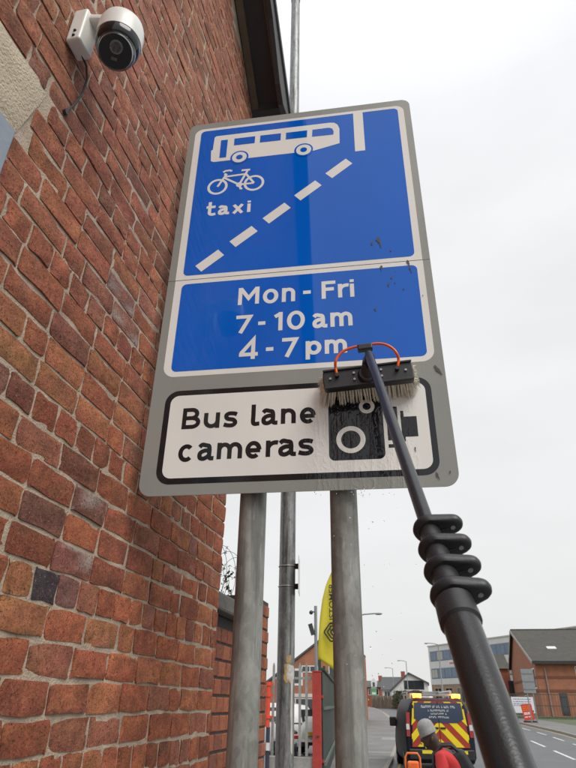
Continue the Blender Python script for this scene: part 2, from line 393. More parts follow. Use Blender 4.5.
for px, py, c in ((23, 577, (0.56, 0.235, 0.095)), (48, 586, (0.075, 0.062, 0.066)), (68, 592, (0.28, 0.125, 0.10)), (10, 305, (0.48, 0.20, 0.085)), (15, 355, (0.48, 0.205, 0.09)),
                  (92, 520, (0.30, 0.125, 0.09, 1)), (58, 178, (0.48, 0.19, 0.08)), (40, 375, (0.46, 0.185, 0.085)), (78, 575, (0.34, 0.14, 0.11, 1)), (125, 298, (0.36, 0.16, 0.11, 1)), (128, 325, (0.36, 0.15, 0.10, 1)), (85, 565, (0.36, 0.14, 0.10, 1)), (112, 378, (0.36, 0.14, 0.09, 1)), (32, 620, (0.48, 0.20, 0.085)), (85, 633, (0.47, 0.20, 0.085)), (92, 375, (0.45, 0.175, 0.08)), (165, 420, (0.42, 0.16, 0.075))):
    nearest(px, py, c)
rest_v, rest_f, rest_c = [], [], []
for k, (area, ctr, ln, ht) in enumerate(bricks):
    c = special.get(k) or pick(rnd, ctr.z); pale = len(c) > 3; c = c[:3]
    vs_, fs = brick_geo(rnd, ln, ht)
    if k < 300:
        me = bpy.data.meshes.new('brick'); me.from_pydata(vs_, [], fs); me.materials.append(brick_m)
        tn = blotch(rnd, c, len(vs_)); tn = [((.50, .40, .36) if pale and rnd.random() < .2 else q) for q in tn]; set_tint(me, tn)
        me.polygons.foreach_set('use_smooth', [True]*len(me.polygons)); me.set_sharp_from_angle(angle=R(50)); me.update()
        o = bpy.data.objects.new('brick', me); col.objects.link(o); o.parent = wall; o.location = ctr-HO
    else:
        q0 = len(rest_v); d = ctr-HO
        rest_v += [(a[0]+d.x, a[1]+d.y, a[2]+d.z) for a in vs_]; rest_f += [tuple(i+q0 for i in f) for f in fs]; rest_c += blotch(rnd, c, len(vs_))
me = bpy.data.meshes.new('remaining_bricks'); me.from_pydata(rest_v, [], rest_f); me.materials.append(brick_m); set_tint(me, rest_c)
me.polygons.foreach_set('use_smooth', [True]*len(me.polygons)); me.set_sharp_from_angle(angle=R(50)); me.update()
o = bpy.data.objects.new('remaining_bricks', me); col.objects.link(o); o.parent = wall; o['kind'] = 'stuff'
# lintel and window
b = MB(); dx = XW+0.006-HO.x
poly = [(LY0, LZ0), (LY1B, LZ0), (LY1T, LZ1), (LY0, LZ1)]
nyy = 40; nzz = 8
for i in range(nyy+1):
    for j in range(nzz+1):
        z = LZ0+(LZ1-LZ0)*j/nzz; yy = LY0+(lint_y(z)-LY0)*i/nyy
        ed = (i in (0, nyy) or j in (0, nzz))
        b.v.append((dx-(0.007 if ed else 0)+mnoise.noise((yy*18, z*18, 1))*0.003, yy-HO.y, z))
for i in range(nyy):
    for j in range(nzz): k = i*(nzz+1)+j; b.f.append((k, k+nzz+1, k+nzz+2, k+1)); b.m.append(0)
b.prism(poly, lambda a, c, d: (d-HO.x, a-HO.y, c), XW-0.12, XW-0.004)
b.build('lintel', mat('sandstone', (0.52, 0.435, 0.315), 0.95, 0, 0.15, 12, bump=0.9, bscale=120, dirt=0.35, dcol=(0.3, 0.25, 0.19), dscale=6), house, smooth=True)
wn = empty('window', (XW-HO.x, -HO.y, 0)); wn.parent = house
fm = mat('blue_grey_paint', (0.24, 0.27, 0.315), 0.5, 0, 0.12, 10, bump=0.15, bscale=40, dirt=0.3, dcol=(0.12, 0.13, 0.15))
b = MB()
b.bx(-0.09, 0.004, WY1-0.13, WY1+0.006, WZ0, LZ0-0.002); b.bx(-0.09, 0.002, WY0, WY1-0.13, LZ0-0.14, LZ0-0.002); b.bx(-0.09, -0.012, WY0, WY0+0.1, WZ0, LZ0-0.14); b.bx(-0.09, -0.012, WY0+.1, WY1-.13, WZ0, WZ0+0.09)
b.bx(-0.08, -0.03, WY0+.1, WY1-.13, 2.2, 2.26)
b.build('frame', fm, wn, bevel=0.004)
MB().bx(-0.075, -0.065, WY0+.1, WY1-.13, WZ0+.09, LZ0-.14).build('pane', glass('house_glass'), wn)
MB().bx(-0.12, 0.05, WY0-.1, WY1+.1, WZ0-.1, WZ0).build('sill', MATS['sandstone'], wn, bevel=0.006)
# verge timbers: soffit, moulding, bargeboard with flared foot
sl = Vector((0, -math.cos(math.atan(.87)), math.sin(math.atan(.87)))); pn = Vector((0, sl.z, -sl.y))   # pn: out of the slope (up and towards +y)
foot = Vector((0, 2.80, 5.60))
def board(name, xa, xb, h0, h1, m, len_=9.0, start=0.0, par=house, bev=0.0):
    b = MB(); A = foot+sl*start; B = foot+sl*len_
    P = [A+pn*h0, A+pn*h1, B+pn*h1, B+pn*h0]
    b.prism([(q.y, q.z) for q in P], lambda a, c, d: (d-HO.x, a-HO.y, c), xa, xb)
    return b.build(name, m, par, bevel=bev)
dk = mat('dark_stained_timber', (0.030, 0.028, 0.032), 0.6, 0, 0.3, 3, bump=0.2, bscale=30, stretch=(1, 1, 1))
br = mat('brown_timber', (0.12, 0.085, 0.06), 0.7, 0, 0.3, 6, bump=0.2, bscale=30)
board('soffit', XW+0.055, -0.715, 0.03, 0.055, dk)
board('wall_moulding', XW+0.003, XW+0.055, -0.01, 0.055, br)
board('soffit_batten', -0.735, -0.715, 0.005, 0.03, br)
bb_ = MB()
F = foot
pts = [F+pn*-0.12+sl*0.02, F+pn*-0.135+sl*0.16, F+pn*-0.075+sl*0.42, F+pn*-0.035+sl*0.6, F+pn*-0.03+sl*9.0, F+pn*0.19+sl*9.0, F+pn*0.19+sl*-0.06, F+pn*0.02+sl*-0.06]
bb_.prism([(q.y, q.z) for q in pts], lambda a, c, d: (d-HO.x, a-HO.y, c), -0.715, -0.675)
bb_.build('bargeboard', dk, house, bevel=0.004)
MB().bx(XW+0.003-HO.x, -0.72-HO.x, 2.77-HO.y, 2.83-HO.y, 5.585, 5.75).build('eaves_block', dk, house)
slate = mat('slate', (0.075, 0.078, 0.085), 0.6, 0, 0.3, 4, bump=0.4, bscale=20, dirt=0.4, dcol=(0.12, 0.11, 0.08), dscale=1.2)
b = MB()
for s_ in (1, -1):
    q = [(-4.02, verge(-4.02)+.12), (2.95 if s_ > 0 else -11.0, 5.63), (2.95 if s_ > 0 else -11.0, 5.70), (-4.02, verge(-4.02)+.21)]
    b.prism(q, lambda a, c, d: (d-HO.x, a-HO.y, c), XW-6.2, -0.66)
b.build('roof', slate, house)

# ------------------------------------------------------------------ security camera
def add_cctv():
    cx, cy, cz = -0.795, 0.965, 3.442
    r = tag(empty('security_camera', (XW, cy, cz)), 'white and black dome security camera on a wall bracket high on the brick wall', 'camera')
    wp = mat('white_plastic', (0.74, 0.73, 0.69), 0.35, 0, 0.05, 10, dirt=0.15, dcol=(0.4, 0.37, 0.32), dscale=20)
    bk = mat('black_gloss_plastic', (0.010, 0.011, 0.014), 0.12, 0, 0.1, 10, rvar=0.04)
    ox = cx-XW
    b = MB(); b.box((0.028, -0.030, 0.055), (0.05, 0.075, 0.165)); b.build('wall_bracket', wp, r, bevel=0.008, seg=3)
    b = MB(); b.beam((0.03, -0.025, 0.115), (ox-0.01, -0.005, 0.108), 0.066, 0.030); b.build('arm', wp, r, bevel=0.01, seg=3)
    def lathe(prof, n=40, ax=Matrix.Identity(3)):
        q = MB(); vs_ = []
        for (rr, z) in prof:
            for j in range(n): vs_.append(Vector((ox, 0, 0)) + ax @ Vector((rr*math.cos(2*math.pi*j/n), rr*math.sin(2*math.pi*j/n), z)))
        k = len(prof); fs = [(i*n+j, i*n+(j+1) % n, (i+1)*n+(j+1) % n, (i+1)*n+j) for i in range(k-1) for j in range(n)] + [tuple(range(n)), tuple((k-1)*n+j for j in range(n))]
        return q.add(vs_, fs)
    lathe([(0.066, 0.016), (0.0725, 0.018), (0.0735, 0.05), (0.073, 0.085), (0.068, 0.104), (0.056, 0.116), (0.034, 0.122), (0.01, 0.123)]).build('housing', wp, r, smooth=True)
    lathe([(0.060, -0.02), (0.067, -0.012), (0.0705, 0.004), (0.071, 0.017)]).build('collar', bk, r, smooth=True)
    look = (Vector((-0.28, 0.22, 1.75))-Vector((cx, cy, cz))).normalized()
    rot = look.to_track_quat('Z', 'Y').to_matrix(); c0 = Vector((ox, 0, -0.018))
    b = MB(); b.sphere(c0, 0.0615, 36, 20); b.build('dome', bk, r, smooth=True)
    # lens face: flat glossy disc with a pale rim, lens barrel, sensor window
    b = MB(); ctr = c0+rot @ Vector((0, 0, 0.056))
    prof = [(0.0475, 0.004), (0.0505, 0.006), (0.0525, 0.0), (0.0545, -0.028)]
    n = 36; vs_ = []
    for (rr, z) in prof: vs_ += [ctr + rot @ Vector((rr*math.cos(2*math.pi*j/n), rr*math.sin(2*math.pi*j/n), z)) for j in range(n)]
    b.add(vs_, [(i*n+j, i*n+(j+1) % n, (i+1)*n+(j+1) % n, (i+1)*n+j) for i in range(3) for j in range(n)])
    b.build('face_rim', mat('grey_rim_plastic', (0.03, 0.031, 0.034), 0.15), r, smooth=True)
    b = MB(); b.tube([ctr+rot @ Vector((0, 0, -0.01)), ctr+rot @ Vector((0, 0, 0.004))], 0.0478, 36); fp = b.build('face_plate', bk, r, smooth=True)
    up_ = rot.inverted() @ Vector((0, 0, 1)); a_ = math.atan2(up_.y, up_.x); ud = Vector((math.cos(a_), math.sin(a_), 0))
    lc = ctr+rot @ (ud*0.014)
    b = MB(); b.tube([lc+rot @ Vector((0, 0, z)) for z in (0.003, 0.011, 0.011, 0.007)], [0.021, 0.019, 0.015, 0.014], 28); b.build('lens', mat('lens_barrel', (0.16, 0.16, 0.165), 0.25), r, smooth=True)
    l2 = ctr+rot @ (ud*-0.020); b = MB(); b.box(l2+rot @ Vector((0, 0, 0.0045)), (0.018, 0.010, 0.003), rot @ Matrix.Rotation(a_-math.pi/2, 3, 'Z')); b.build('sensor_window', mat('sensor_grey', (0.1, 0.1, 0.11), 0.3), r, bevel=0.001)
    for dz in (-0.01, 0.015): MB().sphere((0.03, -0.067, dz), 0.006, 8, 6).build('cable_gland', bk, r)
    e0 = at(66, 112, 0, XW+0.006)-Vector((XW, cy, cz))
    OO = Vector((XW, cy, cz)); pth = [Vector((0.03, -0.05, -0.02))] + [at(u_, v_, 0, XW+d_)-OO for u_, v_, d_ in ((86.5, 66, .028), (87, 80, .022), (83, 92, .014), (76, 103, .010), (66, 112, .006))]
    pp = [pth[0]]
    for i in range(len(pth)-1):
        for t in (0.33, 0.67, 1): pp.append(pth[i].lerp(pth[i+1], t))
    MB().tube(pp, 0.0035, 8).build('cable', mat('black_cable', (0.02, 0.02, 0.022), 0.5), r, smooth=True)
    MB().tube([e0-Vector((.006, 0, 0)), e0+Vector((.004, 0, 0))], 0.009, 10).build('cable_clip', MATS['black_cable'], r)
add_cctv()

# ------------------------------------------------------------------ garden wall beyond the house
def add_garden_wall():
    x = -1.0; r = tag(empty('garden_wall', (x, 3.4, 0)), 'newer red brick garden wall with stone coping just past the house corner', 'wall')
    nb = tinted('new_brick', (0.10, 0.06, 0.05), 0.35, 0.35, 0.08); dm = mat('dark_mortar', (0.045, 0.04, 0.038), 0.95, 0, 0.2, 20)
    y0, y1, yp = 2.81, 4.03, 3.66
    body = MB().bx(-0.21, -0.006, y0-3.4, yp-3.4, 0, 1.985).bx(-0.21, -0.006, yp-3.4, y1-3.4-.006, 0, 2.19).build('wall_core', dm, r)
    ch = 0.0775; rr = random.Random(5); protos = {}
    def geo(ln):
        key = round(ln, 3)
        if key not in protos:
            vs_, fs = [], []
            h = ch-0.011; hy = ln/2; hz = h/2; e_ = 0.004
            vs_ = [(0, -hy+e_, -hz+e_), (0, hy-e_, -hz+e_), (0, hy-e_, hz-e_), (0, -hy+e_, hz-e_), (-e_, -hy, -hz), (-e_, hy, -hz), (-e_, hy, hz), (-e_, -hy, hz), (-.03, -hy, -hz), (-.03, hy, -hz), (-.03, hy, hz), (-.03, -hy, hz)]
            fs = [(0, 1, 2, 3)] + [(i, (i+1) % 4+0, (i+1) % 4+4, i+4)[::-1] for i in range(4)] + [(4+i, 4+(i+1) % 4, 8+(i+1) % 4, 8+i)[::-1] for i in range(4)]
            protos[key] = []
            for c in ((0.30, 0.095, 0.05), (0.25, 0.08, 0.045), (0.33, 0.11, 0.055), (0.20, 0.07, 0.045)):
                me = bpy.data.meshes.new('brick'); me.from_pydata(vs_, [], fs); me.materials.append(nb); set_tint(me, [c]*len(vs_)); me.update(); protos[key].append(me)
        return rr.choice(protos[key])
    for i in range(28):
        z = (i+.5)*ch
        if z < 0.9: continue
        for (a, bb, xo, top) in ((y0, yp, 0, 1.98), (yp, y1, 0.0, 2.19)):
            if z+ch/2 > top+0.01: continue
            pit = 0.1125; y = a - (pit/2 if i % 2 else 0)
            while y < bb-0.01:
                s_, e_ = max(y+.005, a+.004), min(y+pit-.005, bb-.002)
                y += pit
                if e_-s_ < 0.03: continue
                o = bpy.data.objects.new('brick', geo(e_-s_)); col.objects.link(o); o.parent = r; o.location = (xo, (s_+e_)/2-3.4, z)
    cm = mat('coping_stone', (0.12, 0.115, 0.105), 0.9, 0, 0.25, 10, bump=0.4, dirt=0.6, dcol=(0.06, 0.065, 0.05), dscale=8)
    MB().bx(-0.26, 0.055, y0-3.4-.004, yp-3.4-.002, 1.99, 2.075).build('coping', cm, r, bevel=0.012)
    # razor wire and creeper above
    t = tag(empty('razor_wire', (x-.1, 3.1, 2.08)), 'loose coil of thin barbed wire above the garden wall coping', 'wire')
    wm = mat('wire_steel', (0.10, 0.10, 0.10), 0.5, 0.6)
    b = MB(); bb = MB()
    pth = []
    for i in range(150):
        a = i/150*2*math.pi*4.5; pth.append(Vector((0.15*math.sin(a)*.6, -0.22+i/150*0.75, 0.16+0.155*math.cos(a))))
    b.tube(pth, 0.0014, 5)
    for i in range(4, 150, 5):
        q = pth[i]
        for k in range(2):
            d = Vector((rr.uniform(-1, 1), rr.uniform(-1, 1), rr.uniform(-1, 1))).normalized()*0.011; bb.tube([q-d, q+d], 0.0016, 4)
    MB().tube([(0, -.28, 0), (0, -.28, 0.36)], 0.004, 6).tube([(0, 0.5, 0), (0, 0.5, 0.3)], 0.004, 6).build('support_stake', wm, t)
    b.build('wire', wm, t); bb.build('barbs', wm, t)
    pl = tag(empty('creeper', (x-.08, 3.1, 2.07)), 'sparse green creeper growing over the garden wall coping', 'plant')
    lm = mat('creeper_leaf', (0.075, 0.095, 0.03), 0.6, 0, 0.5, 30); sm = mat('creeper_stem', (0.08, 0.06, 0.04), 0.8)
    st = MB(); lf = MB()
    for k in range(9):
        q = Vector((rr.uniform(-.05, .05), -0.2+0.075*k, 0)); pts = [q.copy()]; d = Vector((rr.uniform(-.3, .3), rr.uniform(-.5, .5), 1)).normalized()
        for s_ in range(8):
            d = (d+Vector((rr.uniform(-.4, .4), rr.uniform(-.4, .4), rr.uniform(-.3, .15)))).normalized(); q = q+d*0.028; pts.append(q.copy())
            for e_ in range(2):
                if rr.random() < 0.75:
                    n_ = Vector((rr.uniform(-1, 1), rr.uniform(-1, 1), rr.uniform(-.4, 1))).normalized(); t1 = n_.orthogonal().normalized(); t2 = n_.cross(t1); w_ = rr.uniform(.007, .015); c = q+n_*.008
                    lf.add([c-t1*w_, c-t2*w_*.55+n_*.003, c+t1*w_, c+t2*w_*.55+n_*.003], [(0, 1, 2, 3)])
        st.tube(pts, 0.0015, 4)
    st.build('stems', sm, pl); lf.build('foliage', lm, pl)
add_garden_wall()

# ------------------------------------------------------------------ the bus lane sign
PSI = 0.0628; SW, SH, SZ = 1.05, 1.877, 2.1978
BL = Vector((-0.8952, 1.7311, SZ)); SU = Vector((math.cos(PSI), math.sin(PSI), 0)); SN = Vector((-math.sin(PSI), math.cos(PSI), 0))
sign = tag(empty('bus_lane_sign', (BL + SU*SW/2 - Vector((0, 0, SZ))), PSI), 'large blue and white bus lane sign on two grey posts, being brushed', 'sign')
def S(u, v, d=0.0): return (u-SW/2, -d, v+SZ)          # d: towards the viewer
def sign_world(u, v, d=0.0): return BL + SU*u - SN*d + Vector((0, 0, v))

def sheet(name, c, rough, var=0.05, spec=0.5):
    """reflective sheeting: clear glossy film, thin dust film, wet runs below the brush"""
    m = bpy.data.materials.new(name); m.use_nodes = True; t = m.node_tree; n = t.nodes; l = t.links; b = n['Principled BSDF']
    tcx = n.new('ShaderNodeTexCoord'); se = n.new('ShaderNodeSeparateXYZ'); l.new(tcx.outputs['Object'], se.inputs[0])
    def M(op, a, b_=None, c_=None):
        q = n.new('ShaderNodeMath'); q.operation = op
        for i, v in enumerate((a, b_, c_)):
            if v is None: continue
            if isinstance(v, (int, float)): q.inputs[i].default_value = v
            else: l.new(v, q.inputs[i])
        return q.outputs[0]
    def rng(s_, a0, a1, b0=0.0, b1=1.0):
        q = n.new('ShaderNodeMapRange'); q.interpolation_type = 'SMOOTHSTEP'; q.inputs[1].default_value = a0; q.inputs[2].default_value = a1; q.inputs[3].default_value = b0; q.inputs[4].default_value = b1; l.new(s_, q.inputs[0]); return q.outputs[0]
    def nz(sc, st, det=4):
        q = n.new('ShaderNodeTexNoise'); q.inputs['Scale'].default_value = sc; q.inputs['Detail'].default_value = det
        mpq = n.new('ShaderNodeMapping'); mpq.inputs['Scale'].default_value = st; l.new(tcx.outputs['Object'], mpq.inputs[0]); l.new(mpq.outputs[0], q.inputs['Vector']); return q.outputs['Fac']
    X = se.outputs['X']; Zc = se.outputs['Z']
    wet = M('MULTIPLY', M('MULTIPLY', rng(X, 0.02, 0.10), rng(X, 0.36, 0.44, 1, 0)), rng(Zc, SZ+0.30, SZ+0.36, 1, 0))     # wet strip under the brush
    right_half = M('MULTIPLY', rng(X, -0.06, 0.0), 1.0)                                                                            # right half carries a thinner dust film
    dust = M('MULTIPLY', rng(nz(4, (1, 1, .35)), 0.35, 0.75), M('SUBTRACT', 0.05, M('MULTIPLY', right_half, 0.04)))
    mxx = n.new('ShaderNodeMix'); mxx.data_type = 'RGBA'; mxx.inputs[6].default_value = (*c, 1); mxx.inputs[7].default_value = (0.33, 0.30, 0.26, 1); l.new(dust, mxx.inputs[0])
    sc = n.new('ShaderNodeVectorMath'); sc.operation = 'SCALE'; l.new(mxx.outputs[2], sc.inputs[0]); l.new(rng(nz(3, (1, 1, .5)), 0.3, 0.7, 1-var, 1+var), sc.inputs['Scale'])
    l.new(sc.outputs[0], b.inputs['Base Color'])
    l.new(M('ADD', rough*0.55, M('MULTIPLY', rng(nz(6, (1, 1, .3)), .3, .7), rough*0.6)), b.inputs['Roughness'])
    b.inputs['Specular IOR Level'].default_value = spec
    runs = nz(55, (1.0, 1, 0.10), 3); rip = nz(75, (1, 1, 0.6), 2)
    h = M('ADD', M('MULTIPLY', M('MULTIPLY', M('ADD', rng(runs, 0.5, 0.68), M('MULTIPLY', rng(rip, 0.5, 0.62), 0.8)), wet), 1.0), M('MULTIPLY', nz(2.2, (1, 1, 1), 1), 0.05))
    bp = n.new('ShaderNodeBump'); bp.inputs['Strength'].default_value = 0.26; bp.inputs['Distance'].default_value = 0.0025
    l.new(h, bp.inputs['Height']); l.new(bp.outputs[0], b.inputs['Normal'])
    return m
m_grey = sheet('grey_backing', (0.27, 0.275, 0.255), 0.40); m_white = sheet('white_film', (0.79, 0.78, 0.745), 0.12); m_blue = sheet('blue_film', (0.0, 0.115, 0.58), 0.04, spec=0.45); m_black = sheet('black_film', (0.008, 0.009, 0.013), 0.12)
def rrect(u0, u1, v0, v1, r, corners='1111', n=8):
    out = []
    for k, (cx_, cy_, a0) in enumerate(((u0+r, v0+r, 180), (u1-r, v0+r, 270), (u1-r, v1-r, 0), (u0+r, v1-r, 90))):
        if corners[k] == '1': out += [(cx_+r*math.cos(R(a0+90*i/n)), cy_+r*math.sin(R(a0+90*i/n))) for i in range(n+1)]
        else: out.append(((u0, v0), (u1, v0), (u1, v1), (u0, v1))[k])
    return out
def flat(b, poly, d, mi=0):
    b.add([S(u, v, d) for u, v in poly], [tuple(range(len(poly)))], mi)
def disc(b, c, r, d, mi=0, n=40): flat(b, [(c[0]+r*math.cos(2*math.pi*i/n), c[1]+r*math.sin(2*math.pi*i/n)) for i in range(n)], d, mi)
EPS = [0.0]
def stroke(b, pts, w_, d, closed=False, mi=0, org=(0, 0)):
    P = [Vector((p[0]+org[0], p[1]+org[1])) for p in pts]; k = len(P); vs_ = []
    EPS[0] += 0.00002
    for i in range(k):
        a = P[(i-1) % k] if (closed or i > 0) else None; c = P[(i+1) % k] if (closed or i < k-1) else None
        d1 = (P[i]-a).normalized() if a is not None else None; d2 = (c-P[i]).normalized() if c is not None else None
        if d1 is None: d1 = d2
        if d2 is None: d2 = d1
        n1_ = Vector((-d1.y, d1.x)); n2_ = Vector((-d2.y, d2.x)); mm = (n1_+n2_); mm = mm.normalized() if mm.length > 1e-6 else n1_
        s_ = w_/2/max(0.35, mm.dot(n1_))
        for sg in (1, -1): q = P[i]+mm*s_*sg; vs_.append(S(q.x, q.y, d+EPS[0]))
    fs = [(2*i, 2*i+1, 2*i+3, 2*i+2) for i in range(k-1)]
    if closed: fs.append((2*k-2, 2*k-1, 1, 0))
    b.add(vs_, fs, mi)
def arc(cx_, cy_, rx, ry, a0, a1, n=18): return [(cx_+rx*math.cos(R(a0+(a1-a0)*i/n)), cy_+ry*math.sin(R(a0+(a1-a0)*i/n))) for i in range(n+1)]
def smooth(pts, n=7):
    P = [Vector(p) for p in pts]; P = [P[0]*2-P[1]]+P+[P[-1]*2-P[-2]]; out = []
    for i in range(1, len(P)-2):
        for k in range(n):
            t = k/n; a, b_, c, d = P[i-1], P[i], P[i+1], P[i+2]
            out.append(tuple(0.5*((2*b_)+(c-a)*t+(2*a-5*b_+4*c-d)*t*t+(3*b_-a-3*c+d)*t**3)))
    out.append(tuple(P[-2])); return out
def glyph(ch, w_, h, s):
    r = s/2; cx_ = w_/2
    if ch in 'o0': return [(arc(cx_, h/2, w_/2-r, h/2-r, 0, 350, 35), True)]
    if ch == 'c': return [(arc(cx_*1.03, h/2, w_/2-r*.95, h/2-r, 44, 316, 26), False)]
    if ch == 'e': return [(arc(cx_, h/2, w_/2-r, h/2-r, 0, 312, 30), False), ([(r, h*.47), (w_-r*.5, h*.47)], False)]
    if ch == 'n':
        q = (w_-s)/2; return [([(r, 0), (r, h)], False), (arc(cx_, h-r-q, q, q, 175, 0, 14)+[(w_-r, 0)], False)]
    if ch == 'm':
        q = (w_-s)/4; o_ = [([(r, 0), (r, h)], False)]
        for c in (r+q, r+3*q): o_.append((arc(c, h-r-q*1.15, q, q*1.15, 175, 0, 14)+[(c+q, 0)], False))
        return o_
    if ch == 'u':
        q = (w_-s)/2; return [([(w_-r, 0), (w_-r, h)], False), ([(r, h)]+arc(cx_, r+q, q, q, 180, 355, 14), False)]
    if ch == 'r':
        q = w_*.72; return [([(r, 0), (r, h)], False), (arc(r+q, h-r-q*.9, q, q*.9, 172, 72, 10), False)]
    if ch == 'i': return [([(r, 0), (r, h*.765)], False), ([(r, h*.86), (r, h*1.02)], False)]
    if ch == 'l': return [([(r, h)]+smooth([(r, h*.4), (r, r*2.0), (r*1.7, r*1.05), (w_, r*1.15)]), False)]
    if ch == 't': return [([(w_*.36, h)]+smooth([(w_*.36, h*.4), (w_*.37, r*2.1), (w_*.6, r*1.0), (w_, r*1.25)]), False), ([(0, h*.645-r*.2), (w_*.95, h*.645-r*.2)], False)]
    if ch == 'x': return [([(r*1.1, 0), (w_-r*1.1, h)], False), ([(r*1.1, h), (w_-r*1.1, 0)], False)]
    if ch == 'a':
        x = w_-r*1.9
        return [(smooth([(w_*.10, h*.80), (w_*.26, h*.93), (w_*.50, h-r*.9), (x*.93, h*.83), (x, h*.60), (x, r*2.2), (x+r*.5, r*1.1), (w_+r*.2, r*1.0)]), False),
                (smooth([(x, h*.58), (w_*.42, h*.575), (r*1.25, h*.45), (r*1.0, h*.27), (w_*.22, r*1.15), (w_*.45, r*1.05), (x, h*.30)]), False)]
    if ch == 's': return [(smooth([(w_*.94, h*.80), (w_*.70, h-r*1.05), (w_*.36, h-r*1.05), (r*1.15, h*.75), (w_*.28, h*.55), (w_*.70, h*.46), (w_-r*1.05, h*.27), (w_*.66, r), (w_*.32, r*.98), (w_*.03, h*.19)]), False)]
    if ch == 'p': return [([(r, 0), (r, h)], False), (arc(w_/2+r*.2, h*.62, w_/2-r*1.2, h*.38-r, 0, 350, 30), True)]
    if ch == 'M': return [([(r, 0), (r, h)], False), ([(w_-r, 0), (w_-r, h)], False), ([(r*1.1, h-r*.4), (cx_, h*.36), (w_-r*1.1, h-r*.4)], False)]
    if ch == 'F': return [([(r, 0), (r, h)], False), ([(r, h-r), (w_, h-r)], False), ([(r, h*.53), (w_*.88, h*.53)], False)]
    if ch == 'B':
        q1 = (h*.5-r)/2; o_ = [([(r, 0), (r, h)], False)]
        o_.append(([(r, h-r), (w_*.5, h-r)]+arc(w_*.5, h*.755-r*.5, w_*.40-r, h*.245-r*.5, 85, -85, 12)+[(r, h*.51)], False))
        o_.append(([(r, h*.51), (w_*.55, h*.51)]+arc(w_*.55, h*.255+r*.5, w_*.45-r, h*.255-r*.5, 85, -85, 12)+[(r, r)], False)); return o_
    if ch == '7': return [([(0, h-r), (w_-r*.9, h-r), (w_*.30, 0)], False)]
    if ch == '1': return [([(w_-r, 0), (w_-r, h)], False), ([(0, h*.76), (w_-r*.8, h*.93)], False)]
    if ch == '4': return [([(w_*.74, 0), (w_*.74, h), (r*.9, h*.31)], False), ([(0, h*.245), (w_, h*.245)], False)]
    if ch == '-': return [([(0, h/2), (w_, h/2)], False)]
def write(name, items, s, m, parent, d):
    b = MB()
    for ch, u, v, w_, h in items:
        for pts, cl in glyph(ch, w_, h, s): stroke(b, pts, s, d, cl, 0, (u, v))
    EPS[0] = 0
    return b.build(name, m, parent, recalc=False)
def words(items, s, m, parent, rows):
    for name, idx in rows: write(name, [items[i] for i in idx], s, m, parent, D3)
# plates
b = MB(); b.prism(rrect(0, SW, 0, 0.9088, 0.045, '1100'), lambda a, c, d: S(a, c, d), -0.003, 0); lower = b.build('lower_plate', m_grey, sign)
b = MB(); b.prism(rrect(0, SW, 0.9112, SH, 0.04, '0011'), lambda a, c, d: S(a, c, d), -0.003, 0); upper = b.build('upper_plate', m_grey, sign)
def panel(name, poly, d, m, par):
    b = MB(); flat(b, poly, d); return b.build(name, m, par, recalc=False)
D1, D2, D3, D4, D5 = .0004, .0008, .0012, .0020, .0026
panel('white_border', rrect(.030, 1.021, .9115, 1.838, .040, '0011'), D1, m_white, upper); panel('blue_panel', rrect(.060, .994, .932, 1.821, .022), D2, m_blue, upper)
panel('white_border', rrect(.031, 1.022, .455, .9085, .045, '1100'), D1, m_white, lower); panel('blue_panel', rrect(.061, .997, .477, .888, .022), D2, m_blue, lower)
panel('black_border', rrect(.055, .996, .039, .395, .050), D1, m_black, lower); panel('white_panel', rrect(.076, .976, .060, .374, .032), D2, m_white, lower)
# bus symbol
b = MB()
flat(b, [(.123, 1.606), (.136, 1.597), (.605, 1.597), (.722, 1.627), (.7235, 1.728), (.715, 1.756), (.700, 1.771), (.680, 1.775), (.137, 1.775), (.129, 1.766), (.127, 1.682), (.119, 1.676)], D3, 0)
for q in ([(.163, 1.620), (.195, 1.620), (.196, 1.741), (.163, 1.741)], [(.228, 1.695), (.327, 1.695), (.328, 1.742), (.228, 1.742)], [(.352, 1.694), (.450, 1.693), (.451, 1.741), (.353, 1.742)],
          [(.475, 1.694), (.573, 1.693), (.575, 1.740), (.475, 1.740)], [(.597, 1.692), (.695, 1.690), (.697, 1.712), (.690, 1.732), (.675, 1.740), (.599, 1.739)]): flat(b, q, D4, 1)
for c in ((.259, 1.609), (.558, 1.609)): disc(b, c, .043, D4, 1); disc(b, c, .0345, D4+.0004, 0); disc(b, c, .0155, D4+.0008, 1)
b.build('bus_symbol', [m_white, m_blue], upper, recalc=False)
b = MB(); s_ = .0105
for c in ((.168, 1.431), (.335, 1.431)): stroke(b, arc(c[0], c[1], .041, .043, 0, 350, 35), .0115, D3, True)
stroke(b, arc(.268, 1.430, .0105, .0105, 0, 340, 17), .008, D3, True)
for q in ([(.168, 1.431), (.206, 1.507)], [(.188, 1.521), (.200, 1.528), (.224, 1.529)], [(.224, 1.529), (.227, 1.520)], [(.200, 1.512), (.198, 1.500)], [(.200, 1.490), (.296, 1.494)], [(.198, 1.482), (.268, 1.430)], [(.303, 1.517), (.268, 1.430)], [(.268, 1.430), (.335, 1.431)], [(.296, 1.494), (.335, 1.431)], [(.268, 1.430), (.276, 1.404), (.284, 1.403)]): stroke(b, q, s_, D3)
stroke(b, [(.274, 1.520), (.314, 1.519)], .011, D3); EPS[0] = 0
b.build('bicycle_symbol', m_white, upper, recalc=False)
write('taxi_lettering', [('t', .128, 1.256, .043, .083), ('a', .182, 1.255, .049, .054), ('x', .244, 1.256, .054, .051), ('i', .312, 1.256, .0155, .066)], .0148, m_white, upper, D3)
